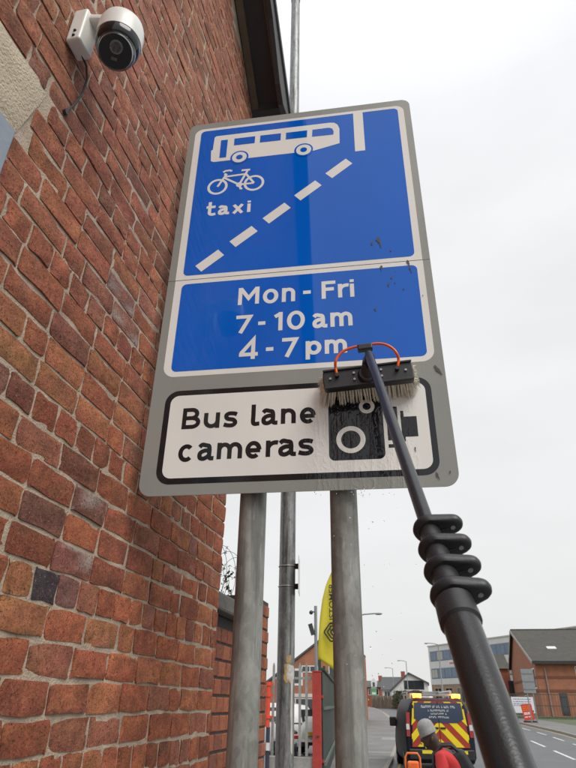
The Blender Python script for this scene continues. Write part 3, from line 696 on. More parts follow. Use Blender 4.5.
for q in ([(.108, .980), (.136, .947), (.227, 1.025), (.199, 1.058)], [(.245, 1.097), (.273, 1.063), (.364, 1.140), (.336, 1.173)], [(.382, 1.211), (.411, 1.177), (.503, 1.256), (.475, 1.290)], [(.517, 1.327), (.545, 1.293), (.637, 1.371), (.609, 1.405)], [(.654, 1.442), (.683, 1.408), (.774, 1.486), (.746, 1.521)]):
    panel('lane_dash', q, D3, m_white, upper)
panel('lane_bar', [(.789, 1.561), (.834, 1.561), (.834, 1.8225), (.790, 1.8225)], D3, m_white, upper)
words([('M', .300, .762, .084, .083), ('o', .399, .758, .061, .071), ('n', .474, .760, .052, .067), ('-', .557, .787, .030, .022), ('F', .629, .760, .054, .084), ('r', .692, .760, .036, .065), ('i', .738, .759, .018, .082)], .0158, m_white, lower, (('day_lettering', (0, 1, 2)), ('dash', (3,)), ('day_lettering', (4, 5, 6))))
words([('7', .298, .629, .062, .082), ('-', .385, .657, .028, .022), ('1', .449, .629, .030, .084), ('0', .496, .627, .068, .087), ('a', .593, .627, .054, .064), ('m', .660, .628, .082, .064)], .0158, m_white, lower, (('hour_lettering', (0,)), ('dash', (1,)), ('hour_lettering', (2, 3)), ('am_lettering', (4, 5))))
words([('4', .318, .511, .071, .085), ('-', .419, .538, .028, .022), ('7', .479, .510, .059, .083), ('p', .567, .493, .058, .079), ('m', .637, .512, .081, .060)], .0158, m_white, lower, (('hour_lettering', (0,)), ('dash', (1,)), ('hour_lettering', (2,)), ('pm_lettering', (3, 4))))
words([('B', .127, .240, .067, .082), ('u', .206, .239, .058, .060), ('s', .278, .239, .050, .061), ('l', .376, .239, .030, .083), ('a', .413, .240, .055, .061), ('n', .481, .242, .052, .058), ('e', .547, .238, .055, .062)], .0154, m_black, lower, (('bus_lettering', (0, 1, 2)), ('lane_lettering', (3, 4, 5, 6))))
write('cameras_lettering', [('c', .126, .117, .055, .065), ('a', .195, .119, .056, .063), ('m', .263, .122, .088, .060), ('e', .362, .119, .055, .064), ('r', .432, .123, .036, .059), ('a', .475, .122, .058, .061), ('s', .542, .123, .052, .060)], .0154, m_black, lower, D3)
b = MB(); flat(b, rrect(.645, .828, .100, .335, .020), D3, 0); disc(b, (.718, .172), .0485, D4, 1); disc(b, (.718, .172), .032, D4+.0004, 0); disc(b, (.776, .291), .0265, D4, 1); disc(b, (.776, .291), .0135, D4+.0004, 0)
flat(b, [(.840, .163), (.876, .163), (.876, .285), (.840, .285)], D3, 0); flat(b, [(.840, .137), (.896, .137), (.896, .149), (.840, .149)], D3, 0); flat(b, [(.886, .157), (.8965, .157), (.8965, .268), (.886, .268)], D3, 0); flat(b, [(.8965, .173), (.938, .173), (.938, .246), (.8965, .246)], D3, 0)
b.build('camera_symbol', [m_black, m_white], lower, recalc=False)
# scuffs of grime left on the film
rr = random.Random(3); grime = mat('grime', (0.085, 0.085, 0.08), 0.8)
def scuff(b, u, v, w_, h, lean=0.0):
    n = 14; P = []; w_ *= .72; h *= .8
    for i in range(n):
        a = 2*math.pi*i/n; k = 0.6+0.5*rr.random(); y = math.sin(a)*h/2*k; P.append((u+math.cos(a)*w_/2*k*(1.0 if y > 0 else .55)+lean*y, v+y))
    b.add([S(p_[0], p_[1], .003) for p_ in P], [tuple(range(n))])
b = MB()
for q in ((.858, 1.030, .028, .04), (.866, 1.005, .012, .06, -.1), (.834, 1.012, .012, .034), (.905, .968, .012, .014), (.862, .885, .016, .034), (.966, .900, .022, .034, -.2), (.972, .868, .014, .05, -.15), (.898, .833, .012, .018), (.909, .809, .007, .016), (.885, .800, .014, .03), (.939, .775, .010, .016), (.829, .691, .012, .026), (.914, .866, .005, .012)): scuff(b, *q)
b.build('grime_scuffs', grime, upper, recalc=False)['kind'] = 'stuff'
b = MB()
for q in ((1.028, .415, .024, .05, -.5), (.924, .128, .008, .026), (.985, .035, .012, .04, -.3), (1.024, .045, .008, .014), (1.006, .738, .007, .010)): scuff(b, *q)
b.build('grime_scuffs', grime, lower, recalc=False)['kind'] = 'stuff'
# posts, channels and clamps
galv = mat('galvanised_steel', (0.27, 0.272, 0.255), 0.58, 0.15, 0.30, 26, bump=0.25, bscale=40, dirt=0.85, dcol=(0.11, 0.105, 0.092), dscale=9, stretch=(1, 1, 0.45), bdist=0.002)
def weather(m, dark, pale):
    t = m.node_tree; n = t.nodes; l = t.links; b = n['Principled BSDF']; src = b.inputs['Base Color'].links[0].from_socket; gq = n.new('ShaderNodeNewGeometry')
    def nz(sc, st, a0, a1, am, kind='ShaderNodeTexNoise'):
        mpq = n.new('ShaderNodeMapping'); mpq.inputs['Scale'].default_value = st; l.new(gq.outputs['Position'], mpq.inputs[0]); q = n.new(kind); q.inputs['Scale'].default_value = sc; l.new(mpq.outputs[0], q.inputs['Vector'])
        if kind == 'ShaderNodeTexNoise': q.inputs['Detail'].default_value = 5; o_ = q.outputs['Fac']
        else: o_ = n.new('ShaderNodeSeparateColor').inputs[0]; l.new(q.outputs['Color'], o_); o_ = o_.node.outputs[0]
        r_ = n.new('ShaderNodeMapRange'); r_.inputs[1].default_value = a0; r_.inputs[2].default_value = a1; r_.inputs[3].default_value = 0; r_.inputs[4].default_value = am; l.new(o_, r_.inputs[0]); return r_.outputs[0]
    for fac, c in ((nz(70, (1, 1, .55), .35, 1.0, .35, 'ShaderNodeTexVoronoi'), pale), (nz(34, (1, 1, .05), .52, .66, .7), dark), (nz(60, (1, 1, .12), .62, .70, .55), pale), (nz(13, (1, 1, .5), .58, .72, .45), dark)):
        q = n.new('ShaderNodeMix'); q.data_type = 'RGBA'; l.new(fac, q.inputs[0]); l.new(src, q.inputs[6]); q.inputs[7].default_value = (*c, 1); src = q.outputs[2]
    l.new(src, b.inputs['Base Color'])
weather(galv, (.10, .098, .085), (.40, .40, .37))
for px_u in (.381, .683):
    b = MB(); b.tube([(px_u-SW/2, .0725, -0.3), (px_u-SW/2, .0725, 1.2), (px_u-SW/2, .0725, SZ+SH-.06)], .0445, 40); po = b.build('post', galv, sign, smooth=True)
    b = MB(); b.tube([(px_u-SW/2, .0725, SZ+SH-.062), (px_u-SW/2, .0725, SZ+SH-.04), (px_u-SW/2, .0725, SZ+SH-.03)], [.047, .047, .03], 24); b.build('post_cap', mat('black_plastic', (0.018, 0.018, 0.02), 0.45, 0, 0.15, 20, bump=0.1, bscale=90), po, smooth=True)
for v in (.10, .55, .98, 1.40, 1.78):
    b = MB(); b.bx(-.45, .45, .004, .026, SZ+v-.02, SZ+v+.02); ch_ = b.build('stiffening_channel', galv, sign)
    for px_u in (.381, .683): b = MB(); b.tube([(px_u-SW/2+.048*math.cos(R(a)), .0725+.048*math.sin(R(a)), SZ+v) for a in range(-50, 231, 14)], .006, 6); b.build('clamp_band', galv, ch_)

# ------------------------------------------------------------------ water-fed brush on its pole
def on_sign(px, py, off):
    d = ray(px, py); B = BL - SN*off; return EYE + d*((B-EYE).dot(SN)/d.dot(SN))
def add_brush():
    PA = EYE+ray(369.7, 357)/.53; PB = EYE+ray(510.9, 768)/(.53+.0026*411); ax = (PB-PA).normalized()
    PG = PB+ax*((-0.0-PB.z)/ax.z)
    r = tag(empty('cleaning_brush', PG), 'black water-fed brush with cream bristles and orange hose on a long telescopic pole', 'brush')
    o0 = PG
    bkp = mat('black_rubber_plastic', (0.022, 0.022, 0.025), 0.42, 0, 0.25, 40, bump=0.15, bscale=120, bdist=0.002)
    # block
    c = (on_sign(321.4, 371.8, .09)+on_sign(412.3, 359.7, .09)+on_sign(414.7, 377.4, .09)+on_sign(324.3, 390.8, .09))/4
    tilt = R(4.0); ux = SU*math.cos(tilt)+Vector((0, 0, 1))*math.sin(tilt); uz = -SU*math.sin(tilt)+Vector((0, 0, 1))*math.cos(tilt)
    F = lambda x, y, z: c-o0+ux*x+SN*y+uz*z                     # x along brush, y towards sign, z up
    b = MB()
    prof = [(-.151, .0), (-.149, .030), (-.143, .036), (.143, .036), (.149, .030), (.151, 0), (.149, -.030), (.143, -.036), (-.143, -.036), (-.149, -.030)]
    b.prism(prof, lambda a, q, d: F(a, d, q), 0.0, 0.030); blk = b.build('block', bkp, r, bevel=.004)
    b = MB(); b.prism([(-.148, .0295), (.148, .0295), (.148, .036), (-.148, .036)], lambda a, q, d: F(a, d, q), -.006, -.0005); b.prism([(-.148, -.036), (.148, -.036), (.148, -.0295), (-.148, -.0295)], lambda a, q, d: F(a, d, q), -.006, -.0005); b.build('block_rib', bkp, blk, bevel=.001)
    for x in (-.125, -.045, .045, .125):
        for z in (-.012, .012) if abs(x) < .1 else (0,): MB().tube([F(x, -.006, z), F(x, .0, z)], .0042, 10).build('screw', mat('screw_steel', (.35, .35, .36), .35, .8), blk)
    # bristles
    rr = random.Random(21); b = MB()
    tufts = [(-.141+.0094*a+rr.uniform(-.001, .001), -.029+.0116*k+rr.uniform(-.001, .001), rr.gauss(0, .003), rr.gauss(0, .003)) for a in range(31) for k in range(6)]
    for i in range(len(tufts)*9):
        tx, tz, ta, tb = tufts[i % len(tufts)]; x = tx+rr.gauss(0, .0014); z = tz+rr.gauss(0, .0014)
        fl = .017*(x/.143)**3 + ta + rr.gauss(0, .0016); fz = z*.75 + tb + rr.gauss(0, .0018) - .003
        bot = F(x, .028, z); ln = .0605+rr.uniform(-.004, .0)
        tip = F(x+fl, .028+ln, z+fz); mid = bot.lerp(tip, .5)+(-(tip-bot).normalized().cross(ux)*.001)
        w_ = .0011; s1 = ux*w_; s2 = uz*w_
        b.add([bot+s1, bot-s1*.5+s2*.87, bot-s1*.5-s2*.87, mid+s1, mid-s1*.5+s2*.87, mid-s1*.5-s2*.87, tip+s1*.6, tip-s1*.3+s2*.5, tip-s1*.3-s2*.5],
              [(0, 1, 4, 3), (1, 2, 5, 4), (2, 0, 3, 5), (3, 4, 7, 6), (4, 5, 8, 7), (5, 3, 6, 8), (6, 7, 8)])
    for sx in (-1, 1):                                                            # splayed end tufts
        for i in range(150):
            z = rr.uniform(-.030, .03); bot = F(sx*.147, .028, z); tip = F(sx*(.147+rr.uniform(.008, .026)), .028+rr.uniform(.02, .055), z+rr.gauss(0, .010)); w_ = .0011; s1 = ux*w_; s2 = uz*w_
            b.add([bot+s2, bot-s2, tip-s2*.6, tip+s2*.6, bot+s1, bot-s1, tip-s1*.6, tip+s1*.6], [(0, 1, 2, 3), (4, 5, 6, 7)])
    bo = b.build('bristles', mat('cream_bristle', (0.84, 0.79, 0.67), 0.45, 0, 0.12, 60), blk, recalc=False); bo['kind'] = 'stuff'
    # orange jet hose
    om = mat('orange_hose', (0.80, 0.115, 0.012), 0.3, 0, 0.08, 20)
    for side in (((357, 346.5), (351, 348), (343.8, 351), (338, 356.5), (335.5, 362), (335.6, 368), (337, 375)), ((372, 344.2), (379, 343.6), (386.3, 345), (392.5, 348.5), (396.7, 353.5), (398.6, 360), (397.2, 368))):
        q = [on_sign(x, y, .112 if i < 5 else .100) - o0 for i, (x, y) in enumerate(side)]
        q = [Vector(p_) for p_ in smooth([tuple(p_) for p_ in q], 5)] if False else q
        pp = []
        P = [q[0]*2-q[1]]+q+[q[-1]*2-q[-2]]
        for i in range(1, len(P)-2):
            for k in range(4):
                t = k/4; a, b1, c1, d1 = P[i-1], P[i], P[i+1], P[i+2]
                pp.append(0.5*((2*b1)+(c1-a)*t+(2*a-5*b1+4*c1-d1)*t*t+(3*b1-a-3*c1+d1)*t**3))
        pp.append(q[-1]+SN*.008); b = MB(); b.tube(pp, .0048, 10); hs = b.build('hose', om, r, smooth=True)
        b = MB(); b.tube([q[-1]-SN*.004, q[-1]+SN*.012], .0068, 10); b.build('hose_fitting', bkp, hs)
    # socket
    top = on_sign(365, 348, .115)-o0
    b = MB(); b.box(top, (.050, .026, .022), Matrix((ux, SN, uz)).transposed()); b.build('tee_connector', bkp, r, bevel=.004)
    b = MB(); b.tube([F(0.0, .0, -.005), F(0.004, -.022, .015), F(.006, -.03, .035), PA-o0], [.024, .022, .019, .017], 18); b.tube([F(0, -.002, .0), F(0, -.016, .0)], [.034, .028], 20); b.build('gooseneck', bkp, r, smooth=True)
    # pole sections
    carbon = mat('upper_pole_carbon', (0.020, 0.021, 0.024), 0.33, 0, 0.3, 60, rvar=.06)
    low = mat('lower_pole_black', (0.022, 0.022, 0.024), 0.24, 0, 0.25, 30, bump=0.25, bscale=260, dirt=.5, dcol=(.012, .012, .013), dscale=60, bdist=.0015)
    def pt(ypx): # parameter along the pole whose picture height is ypx
        lo, hi = 0.0, 1.9
        for _ in range(40):
            m_ = (lo+hi)/2
            if proj(PA+ax*m_)[1] < ypx: lo = m_
            else: hi = m_
        return lo
    q = lambda t: PA+ax*t-o0
    tc_ = [pt(v) for v in (529, 549, 571, 595)]; te = pt(612)
    b = MB(); b.tube([q(-.03), q(.0), q(tc_[0]+.02)], [.0128, .0138, .0138], 28); b.build('upper_section', carbon, r, smooth=True)
    b = MB(); b.tube([q(te-.015), q(te+.3), q((PG-PA).length)], .0262, 40); b.build('lower_section', low, r, smooth=True)
    e1 = RT+UP*.42; e1 = (e1 - ax*e1.dot(ax)).normalized(); e2 = ax.cross(e1)
    rad = [.0185, .0200, .0215, .0230]
    for i, t in enumerate(tc_):
        b = MB()
        nxt = tc_[i+1] if i < 3 else te
        b.tube([q(t-.016), q(t-.012), q(nxt-.010)], [rad[i]-.002, rad[i], rad[i]], 24)
        b.box(q(t)+e1*rad[i]*1.05+e2*.002, (.020, .016, .026), Matrix((e1, e2, ax)).transposed())
        cl = b.build('section_clamp', bkp, r, smooth=True)
        # lever: a lip that wraps the collar and sticks out to the right
        b = MB(); n = 28; ol = []
        A, B_ = rad[i]+.0095, .0165; off = .043
        for k in range(n+1):
            a = R(68+224*k/n); ol.append((A*math.cos(a), A*math.sin(a)))
        for k in range(n//2+1):
            a = R(-78+156*k/(n//2)); ol.append((off+B_*math.cos(a), B_*math.sin(a)))
        hs_ = (.0100, .0098, .0100, .0108)[i]; lvl = ((.72, -hs_), (.88, -hs_*.86), (.97, -hs_*.5), (1.0, 0), (.97, hs_*.5), (.88, hs_*.86), (.72, hs_)); vs_ = []
        for (k_, dz) in lvl: vs_ += [q(t)+e1*(.018+(x-.018)*k_)+e2*(y*k_)+ax*(dz+.004*(x/off if x > 0 else 0)) for x, y in ol]
        m_ = len(ol); fs = [(i_*m_+j, i_*m_+(j+1) % m_, (i_+1)*m_+(j+1) % m_, (i_+1)*m_+j) for i_ in range(6) for j in range(m_)] + [tuple(range(m_)), tuple(6*m_+j for j in range(m_))]
        b.add(vs_, fs); b.build('clamp_lever', bkp, cl, smooth=True)
        MB().tube([q(t)+e1*.040-ax*(hs_+.0015), q(t)+e1*.040+ax*(hs_+.006)], .0042, 10).build('pivot_pin', MATS['screw_steel'], cl, smooth=True)
        MB().box(q(t+.011)+e1*(rad[i]+.006)-e2*.006, (.016, .014, .010), Matrix((e1, e2, ax)).transposed()).build('clamp_lug', bkp, cl, bevel=.002)
    b = MB(); b.tube([q(te-.022), q(te-.018), q(te+.004), q(te+.012), q(te+.022), q(te+.026)], [.022, .0285, .0295, .0300, .0300, .0262], 30); b.box(q(te-.004)+e1*.020-e2*.010, (.018, .018, .024), Matrix((e1, e2, ax)).transposed()); b.build('pole_collar', bkp, r, smooth=True)
    b = MB(); LG = (PG-PA).length; b.tube([q(LG-.05), q(LG-.002)], .028, 20); b.build('end_cap', bkp, r, smooth=True)
add_brush()
rr = random.Random(9); b = MB()
for i in range(75):
    u = rr.gauss(.74, .06); v = -rr.random()**1.2*.75-.01 if i > 25 else -.006; c = sign_world(u, v, rr.uniform(-.05, .05)); q = rr.uniform(.0007, .0018)
    b.sphere(c, q, 8, 6, (1, 1, rr.uniform(1, 2.2)))
wd = b.build('water_drops', mat('water', (0.80, 0.82, 0.84), 0.03, rvar=.01), smooth=True)
wb = MATS['water'].node_tree.nodes['Principled BSDF']; wb.inputs['Transmission Weight'].default_value = 1; wb.inputs['IOR'].default_value = 1.33
tag(wd, 'water drops falling below the wet sign edge', 'water', kind='stuff')

# ------------------------------------------------------------------ lamp post behind the sign
def add_lamp_post():
    p0 = at(284.3, 768, 1, 5.1); x, y = p0.x, 5.1
    r = tag(empty('lamp_post', (x, y, 0)), 'stained grey steel lamp post standing behind the two sign posts', 'lamp post')
    m = mat('weathered_post_steel', (0.23, 0.235, 0.235), 0.45, 0.45, 0.35, 12, bump=0.15, bscale=60, dirt=0.95, dcol=(0.055, 0.052, 0.05), dscale=16, stretch=(1.4, 1.4, 0.35), bdist=.002)
    weather(m, (.045, .043, .04), (.34, .34, .33))
    ZT = at(296, 1.5, 1, y).z; MB().tube([(0, 0, -.2), (0, 0, 1.9), (0, 0, 6.0), (0, 0, ZT)], [.073, .071, .069, .067], 32).build('column', m, r, smooth=True)
    MB().tube([(0, 0, ZT), (0, 0, ZT+.12), (0, 0, ZT+.15)], [.073, .073, .05], 24).build('joint_collar', mat('collar_dark', (.05, .05, .05), .5), r, smooth=True); MB().tube([(0, 0, ZT+.1), (0, 0, ZT+1.5), (.25, -.05, ZT+2.2), (1.0, -.15, ZT+2.4)], [.05, .045, .038, .035], 16).build('arm', m, r, smooth=True)
    b = MB(); b.sphere((1.3, -.2, ZT+2.4), .3, 14, 8, (1.1, .5, .25)); b.build('lantern', mat('lantern_grey', (.3, .3, .3), .4), r, smooth=True)
    zt = [at(284, v, 1, y).z for v in (567, 587)]
    for z in zt:
        MB().tube([(.0735*math.cos(R(a)), .0735*math.sin(R(a)), z) for a in range(0, 361, 15)], .004, 6).build('band', mat('band_steel', (.38, .36, .32), .4, .7), r)
        MB().box((.088, -.012, z), (.035, .02, .045)).build('bracket', mat('black_plastic', (.018, .018, .02), .45), r, bevel=.003)
    sp_ = MB(); zc = sum(zt)/2; sp_.box((.112, -.03, zc), (.004, .24, .30), Matrix.Rotation(R(8.5), 3, 'Z')); sp_.build('notice_plate', mat('white_plate', (.62, .62, .60), .35), r, bevel=.002)
    # torn sticker remains, following the curve of the column
    rr = random.Random(2); mz = at(284, 672, 1, y).z
    def patch(name, a0, a1, z0, z1, rad, mm):
        b = MB(); n, k = 8, 6
        for i in range(n+1):
            for j in range(k+1):
                a = R(a0+(a1-a0)*i/n); z = z0+(z1-z0)*j/k
                if j in (0, k): z += rr.uniform(-.010, .010)
                if i in (0, n): a += rr.uniform(-.06, .06)
                b.v.append((rad*math.cos(a), rad*math.sin(a), z))
        for i in range(n):
            for j in range(k): q = i*(k+1)+j; b.f.append((q, q+k+1, q+k+2, q+1)); b.m.append(0)
        b.build(name, mm, r)
    ok = mat('ochre_paper', (.42, .29, .12), .8, 0, .3, 40); wp = mat('torn_white_paper', (.52, .50, .46), .8, 0, .25, 50, dirt=.5, dcol=(.2, .19, .18), dscale=40)
    patch('torn_sticker', -88, -32, mz-.075, mz+.055, .0722, ok); patch('torn_sticker', -72, -12, mz-.06, mz+.045, .0728, wp); patch('torn_sticker', -75, -42, mz+.065, mz+.115, .0724, ok)
    patch('torn_sticker', -40, -24, mz-.55, mz-.03, .0722, mat('pale_paper', (.50, .47, .42), .8))
add_lamp_post()

# ------------------------------------------------------------------ yard boundary: red posts, palisade, green sheet fence
red = mat('red_paint', (.40, .045, .035), .5, 0, .2, 10, dirt=.45, dcol=(.16, .05, .04), dscale=5, bump=.1)
rusty = mat('palisade_galv', (.38, .38, .37), .5, .4, .2, 8, dirt=.4, dcol=(.2, .17, .14), dscale=6)
YF = 15.0
def red_post(x0, x1, top, label):
    r = tag(empty('gate_post', ((x0+x1)/2, YF, 0)), label, 'post'); w_ = x1-x0
    MB().bx(-w_/2, w_/2, -w_/2, w_/2, -.1, top).build('post', red, r, bevel=.006)
    MB().bx(-w_/2-.012, w_/2+.012, -w_/2-.012, w_/2+.012, top, top+.02).build('cap', red, r)
    MB().box((w_*.1, -w_/2-.015, .98), (.05, .03, .03)).tube([(w_*.1, -w_/2-.03, .98), (w_*.35, -w_/2-.03, .98)], .008, 8).build('latch', mat('rust', (.12, .06, .035), .8, 0, .3, 20), r)
    for z in (.5, 1.75): MB().box((w_/2+.02, 0, z), (.06, .05, .06)).build('hinge', red, r)
red_post(at(313, 700, 1, YF).x, at(321.5, 700, 1, YF).x, at(317, 672, 1, YF).z, 'red steel gate post at the end of the green sheet fence')
xr = at(269, 700, 1, YF).x
r = tag(empty('gate_post', (xr, YF-.1, 0)), 'orange-red tubular gate post seen between garden wall and lamp post', 'post')
orr = mat('orange_red_paint', (.68, .07, .03), .45, 0, .12, 8)
zt_ = at(269, 682, 1, YF).z; zb_ = at(271, 727, 1, YF).z
MB().tube([(0, 0, zb_), (0, 0, zt_)], .055, 16).build('post', orr, r, smooth=True); MB().tube([(.02, 0, -.1), (.02, 0, zb_)], .045, 14).build('post_foot', mat('dark_blue_paint', (.03, .035, .06), .5), r, smooth=True)
for z in (zt_-.05, zt_-.28, zb_+.2): MB().tube([(0, 0, z-.03), (0, 0, z+.03)], .075, 14).box((.08, 0, z), (.07, .04, .05)).build('hinge', orr, r)
MB().bx(.0, .08, -.065, -.055, zb_-.45, zb_-.3).build('notice', mat('white_plate', (.62, .62, .60), .35), r)
fe = tag(empty('palisade_fence', (-3.1, YF, 0)), 'galvanised steel palisade fence between the two red gate posts', 'fence')
xa, xb = xr+.08, at(313, 700, 1, YF).x
cnt = int((xb-xa)/.158)
for i in range(cnt+1):
    x = xb-.03-i*.158+3.1-.12
    if x < xa+3.1: break
    tp = 2.46+.02*math.sin(i*3.1)
    b = MB(); b.prism([(x-.030, .58), (x+.030, .58), (x+.030, tp-.10), (x+.012, tp), (x, tp-.05), (x-.012, tp), (x-.030, tp-.10)], lambda a, c, d: (a, d, c), -.012, -.004); b.build('pale', rusty, fe)
for z in (.85, 2.1): MB().bx(xa+3.1, xb+3.1, 0, .05, z, z+.05).build('rail', rusty, fe)
MB().bx(xa+3.1-.1, xb+3.1, -.05, .2, -.1, .56).build('plinth', mat('concrete', (.30, .29, .27), .85, 0, .25, 5, bump=.3, dirt=.4, dscale=3), fe, bevel=.01)
# green sheet fence running away along the footway
grn = mat('green_sheet_metal', (.028, .052, .045), .45, 0, .3, 3, bump=.1, bscale=20, dirt=.45, dcol=(.10, .11, .10), dscale=2.5)
A = Vector((at(322.5, 700, 1, YF).x, YF, 0)); B = Vector((at(336, 706, 1, 28).x, 28, 0)); dr = (B-A).normalized(); ln = (B-A).length; nr = Vector((dr.y, -dr.x, 0))
gf = tag(empty('sheet_fence', A), 'tall dark green sheet metal fence running along the footway', 'fence')
rotf = Matrix((nr, dr, Vector((0, 0, 1)))).transposed()
nS = 26; rr = random.Random(4)
for i in range(nS):
    t0, t1 = ln*i/nS, ln*(i+1)/nS-.02; c = dr*(t0+t1)/2
    MB().box(c+Vector((0, 0, 1.16)), (.02+(.006 if i % 2 else 0), t1-t0, 2.24+rr.uniform(-.02, .02)), rotf).build('sheet', grn, gf)
for z in (.45, 1.52): MB().box(dr*ln/2+nr*.045+Vector((0, 0, z)), (.05, ln, .07), rotf).build('rail', mat('green_rail', (.10, .14, .125), .5, 0, .2, 4), gf)
MB().box(dr*ln/2+nr*.02+Vector((0, 0, 2.32)), (.09, ln, .05), rotf).build('top_rail', grn, gf)
for i in range(0, 6): MB().box(dr*(ln*i/5)-nr*.06+Vector((0, 0, 1.22)), (.07, .07, 2.6), rotf).build('fence_post', grn, gf)
# slim camera mast in the yard
r = tag(empty('camera_mast', (at(316, 660, 1, 18).x, 18, 0)), 'slim grey mast with small camera and floodlight behind the red gate post', 'mast'); x0 = r.location.x
gm = mat('mast_grey', (.25, .26, .27), .5, .3); zt_ = at(315.5, 606, 1, 18).z
MB().tube([(0, 0, -.1), (0, 0, zt_)], .045, 14).build('mast', gm, r, smooth=True)
q = at(311.5, 612, 1, 18); MB().tube([(0, 0, q.z), (q.x-x0+.02, -.04, q.z)], .02, 8).sphere((q.x-x0, -.06, q.z-.02), .06, 12, 8).build('camera', mat('dark_plastic', (.03, .03, .035), .4), r, smooth=True)
q = at(311.5, 630, 1, 18); MB().beam((q.x-x0-.03, -.08, q.z+.16), (q.x-x0+.06, -.05, q.z-.14), .05, .12).tube([(q.x-x0+.05, -.06, q.z-.1), (0, 0, q.z-.15)], .015, 6).build('floodlight', MATS['dark_plastic'], r)
# feather flag
def add_flag():
    Y = 19.0; E_ = [(334.5, 567), (330, 574), (325.5, 585), (322, 600), (320, 618), (319, 636), (318.3, 650), (318.4, 659)]
    lead = [at(a, b_, 1, Y) for a, b_ in E_]; xm = at(347, 640, 1, Y).x
    r = tag(empty('feather_flag', (xm, Y, 0)), 'bright yellow feather flag with dark lettering half hidden behind the right sign post', 'flag')
    ym = mat('yellow_fabric', (.66, .56, .035), .6, 0, .1, 3)
    pole = [Vector((xm, Y, 0)), Vector((xm, Y, 2.5)), Vector((xm-.02, Y, 4.2)), Vector((xm-.12, Y, 5.1)), lead[0]+Vector((.06, 0, .04))]
    MB().tube([p_-r.location for p_ in pole], [.02, .018, .014, .010, .006], 8).build('flag_pole', mat('flag_pole_black', (.03, .03, .03), .4), r, smooth=True)
    b = MB(); n = 24; k = 8
    for i in range(n+1):
        t = i/n*(len(lead)-1); a = min(int(t), len(lead)-2); lp = lead[a].lerp(lead[a+1], t-a); z = lp.z
        xp = xm if z < 4.2 else xm-.5*((z-4.2)/1.3)**2
        low = max(0, (i-n*.72)/(n*.28))
        for j in range(k+1):
            u = j/k; zz = z - u*.55*low
            b.v.append((lp.x+(max(xp, lp.x+.02)-lp.x)*u-xm, .06*math.sin(u*5+i*.25)*(1-u*.6), zz))
    for i in range(n):
        for j in range(k): q = i*(k+1)+j; b.f.append((q, q+1, q+k+2, q+k+1)); b.m.append(0)
    fl = b.build('flag_cloth', ym, r, smooth=True, recalc=False)
    md = fl.modifiers.new('solid', 'SOLIDIFY'); md.thickness = .006
    ink = mat('flag_ink', (.03, .03, .025), .6); c0 = at(331.6, 603, 1, Y-.13)
    vs_, fs = text_mesh('CUSTOMER', .27, lambda x, y: Vector((c0.x-xm-y*.9+.015, -.13, c0.z+x-.12)))
    MB().add(vs_, fs).build('lettering', ink, r, recalc=False)
    c1 = at(334.5, 632, 1, Y-.13); b = MB()
    for k in range(3):
        s_ = .32-.10*k; w_ = .045
        for sg in (1,):
            P = [(-s_, 0), (-s_*.45, s_*.85), (s_*.5, s_*.85)]
            for (a0, b0), (a1, b1) in (((-s_, 0), (-s_*.4, s_*.8)), ((-s_*.4, s_*.8), (s_*.5, s_*.8)), ((-s_, 0), (-s_*.4, -s_*.8)), ((-s_*.4, -s_*.8), (s_*.5, -s_*.8))):
                b.beam((c1.x-xm+a0, -.135-.002*k, c1.z+b0), (c1.x-xm+a1, -.135-.002*k, c1.z+b1), .003, w_, (0, 0, 1) if abs(a1-a0) > abs(b1-b0) else (1, 0, 0))
    b.build('emblem', ink, r)
add_flag()

# ------------------------------------------------------------------ buildings (helper for facades)
brickA = mat('orange_brick', (.33, .14, .082), .9, 0, .22, 1.6, bump=.3, bscale=12, dirt=.25, dcol=(.2, .08, .05), dscale=1.0)
brickB = mat('red_brick_far', (.30, .095, .055), .9, 0, .2, 2.0, bump=.3, bscale=12, dirt=.25, dcol=(.15, .07, .05), dscale=.8)
wpaint = mat('white_render', (.66, .66, .64), .8, 0, .07, 1.0, dirt=.15, dcol=(.4, .4, .38), dscale=.6)
stone = mat('pale_trim', (.56, .54, .50), .8, 0, .1, 3)
pane_m = glass('window_glass', (.025, .03, .035)); upvc = mat('white_upvc', (.7, .7, .69), .4)
def window(parent, F, u0, u1, v0, v1, fr=upvc, pane=pane_m, bars=1, name='window', fw=.06):
    """F(u, v, d): facade frame, d out of the wall"""
    b = MB()
    def rc(a, c, e_, f_, d0, d1): b.prism([(a, e_), (c, e_), (c, f_), (a, f_)], lambda x, y, d: F(x, y, d), d0, d1)
    rc(u0, u1, v0, v0+fw, -.02, .02); rc(u0, u1, v1-fw, v1, -.02, .02); rc(u0, u0+fw, v0+fw, v1-fw, -.02, .02); rc(u1-fw, u1, v0+fw, v1-fw, -.02, .02)
    for k in range(bars): x = u0+(u1-u0)*(k+1)/(bars+1); rc(x-fw/2, x+fw/2, v0+fw, v1-fw, -.02, .015)
    w_ = b.build(name, fr, parent); b = MB(); b.prism([(u0+fw, v0+fw), (u1-fw, v0+fw), (u1-fw, v1-fw), (u0+fw, v1-fw)], lambda x, y, d: F(x, y, d), -.03, .004); b.build('pane', pane, w_)
    return w_
def facade_fn(P0, P1):
    P0 = Vector(P0); P1 = Vector(P1); e_ = (P1-P0).normalized(); n_ = Vector((e_.y, -e_.x, 0))
    return lambda u, v, d=0.0: P0+e_*u+n_*d+Vector((0, 0, v))
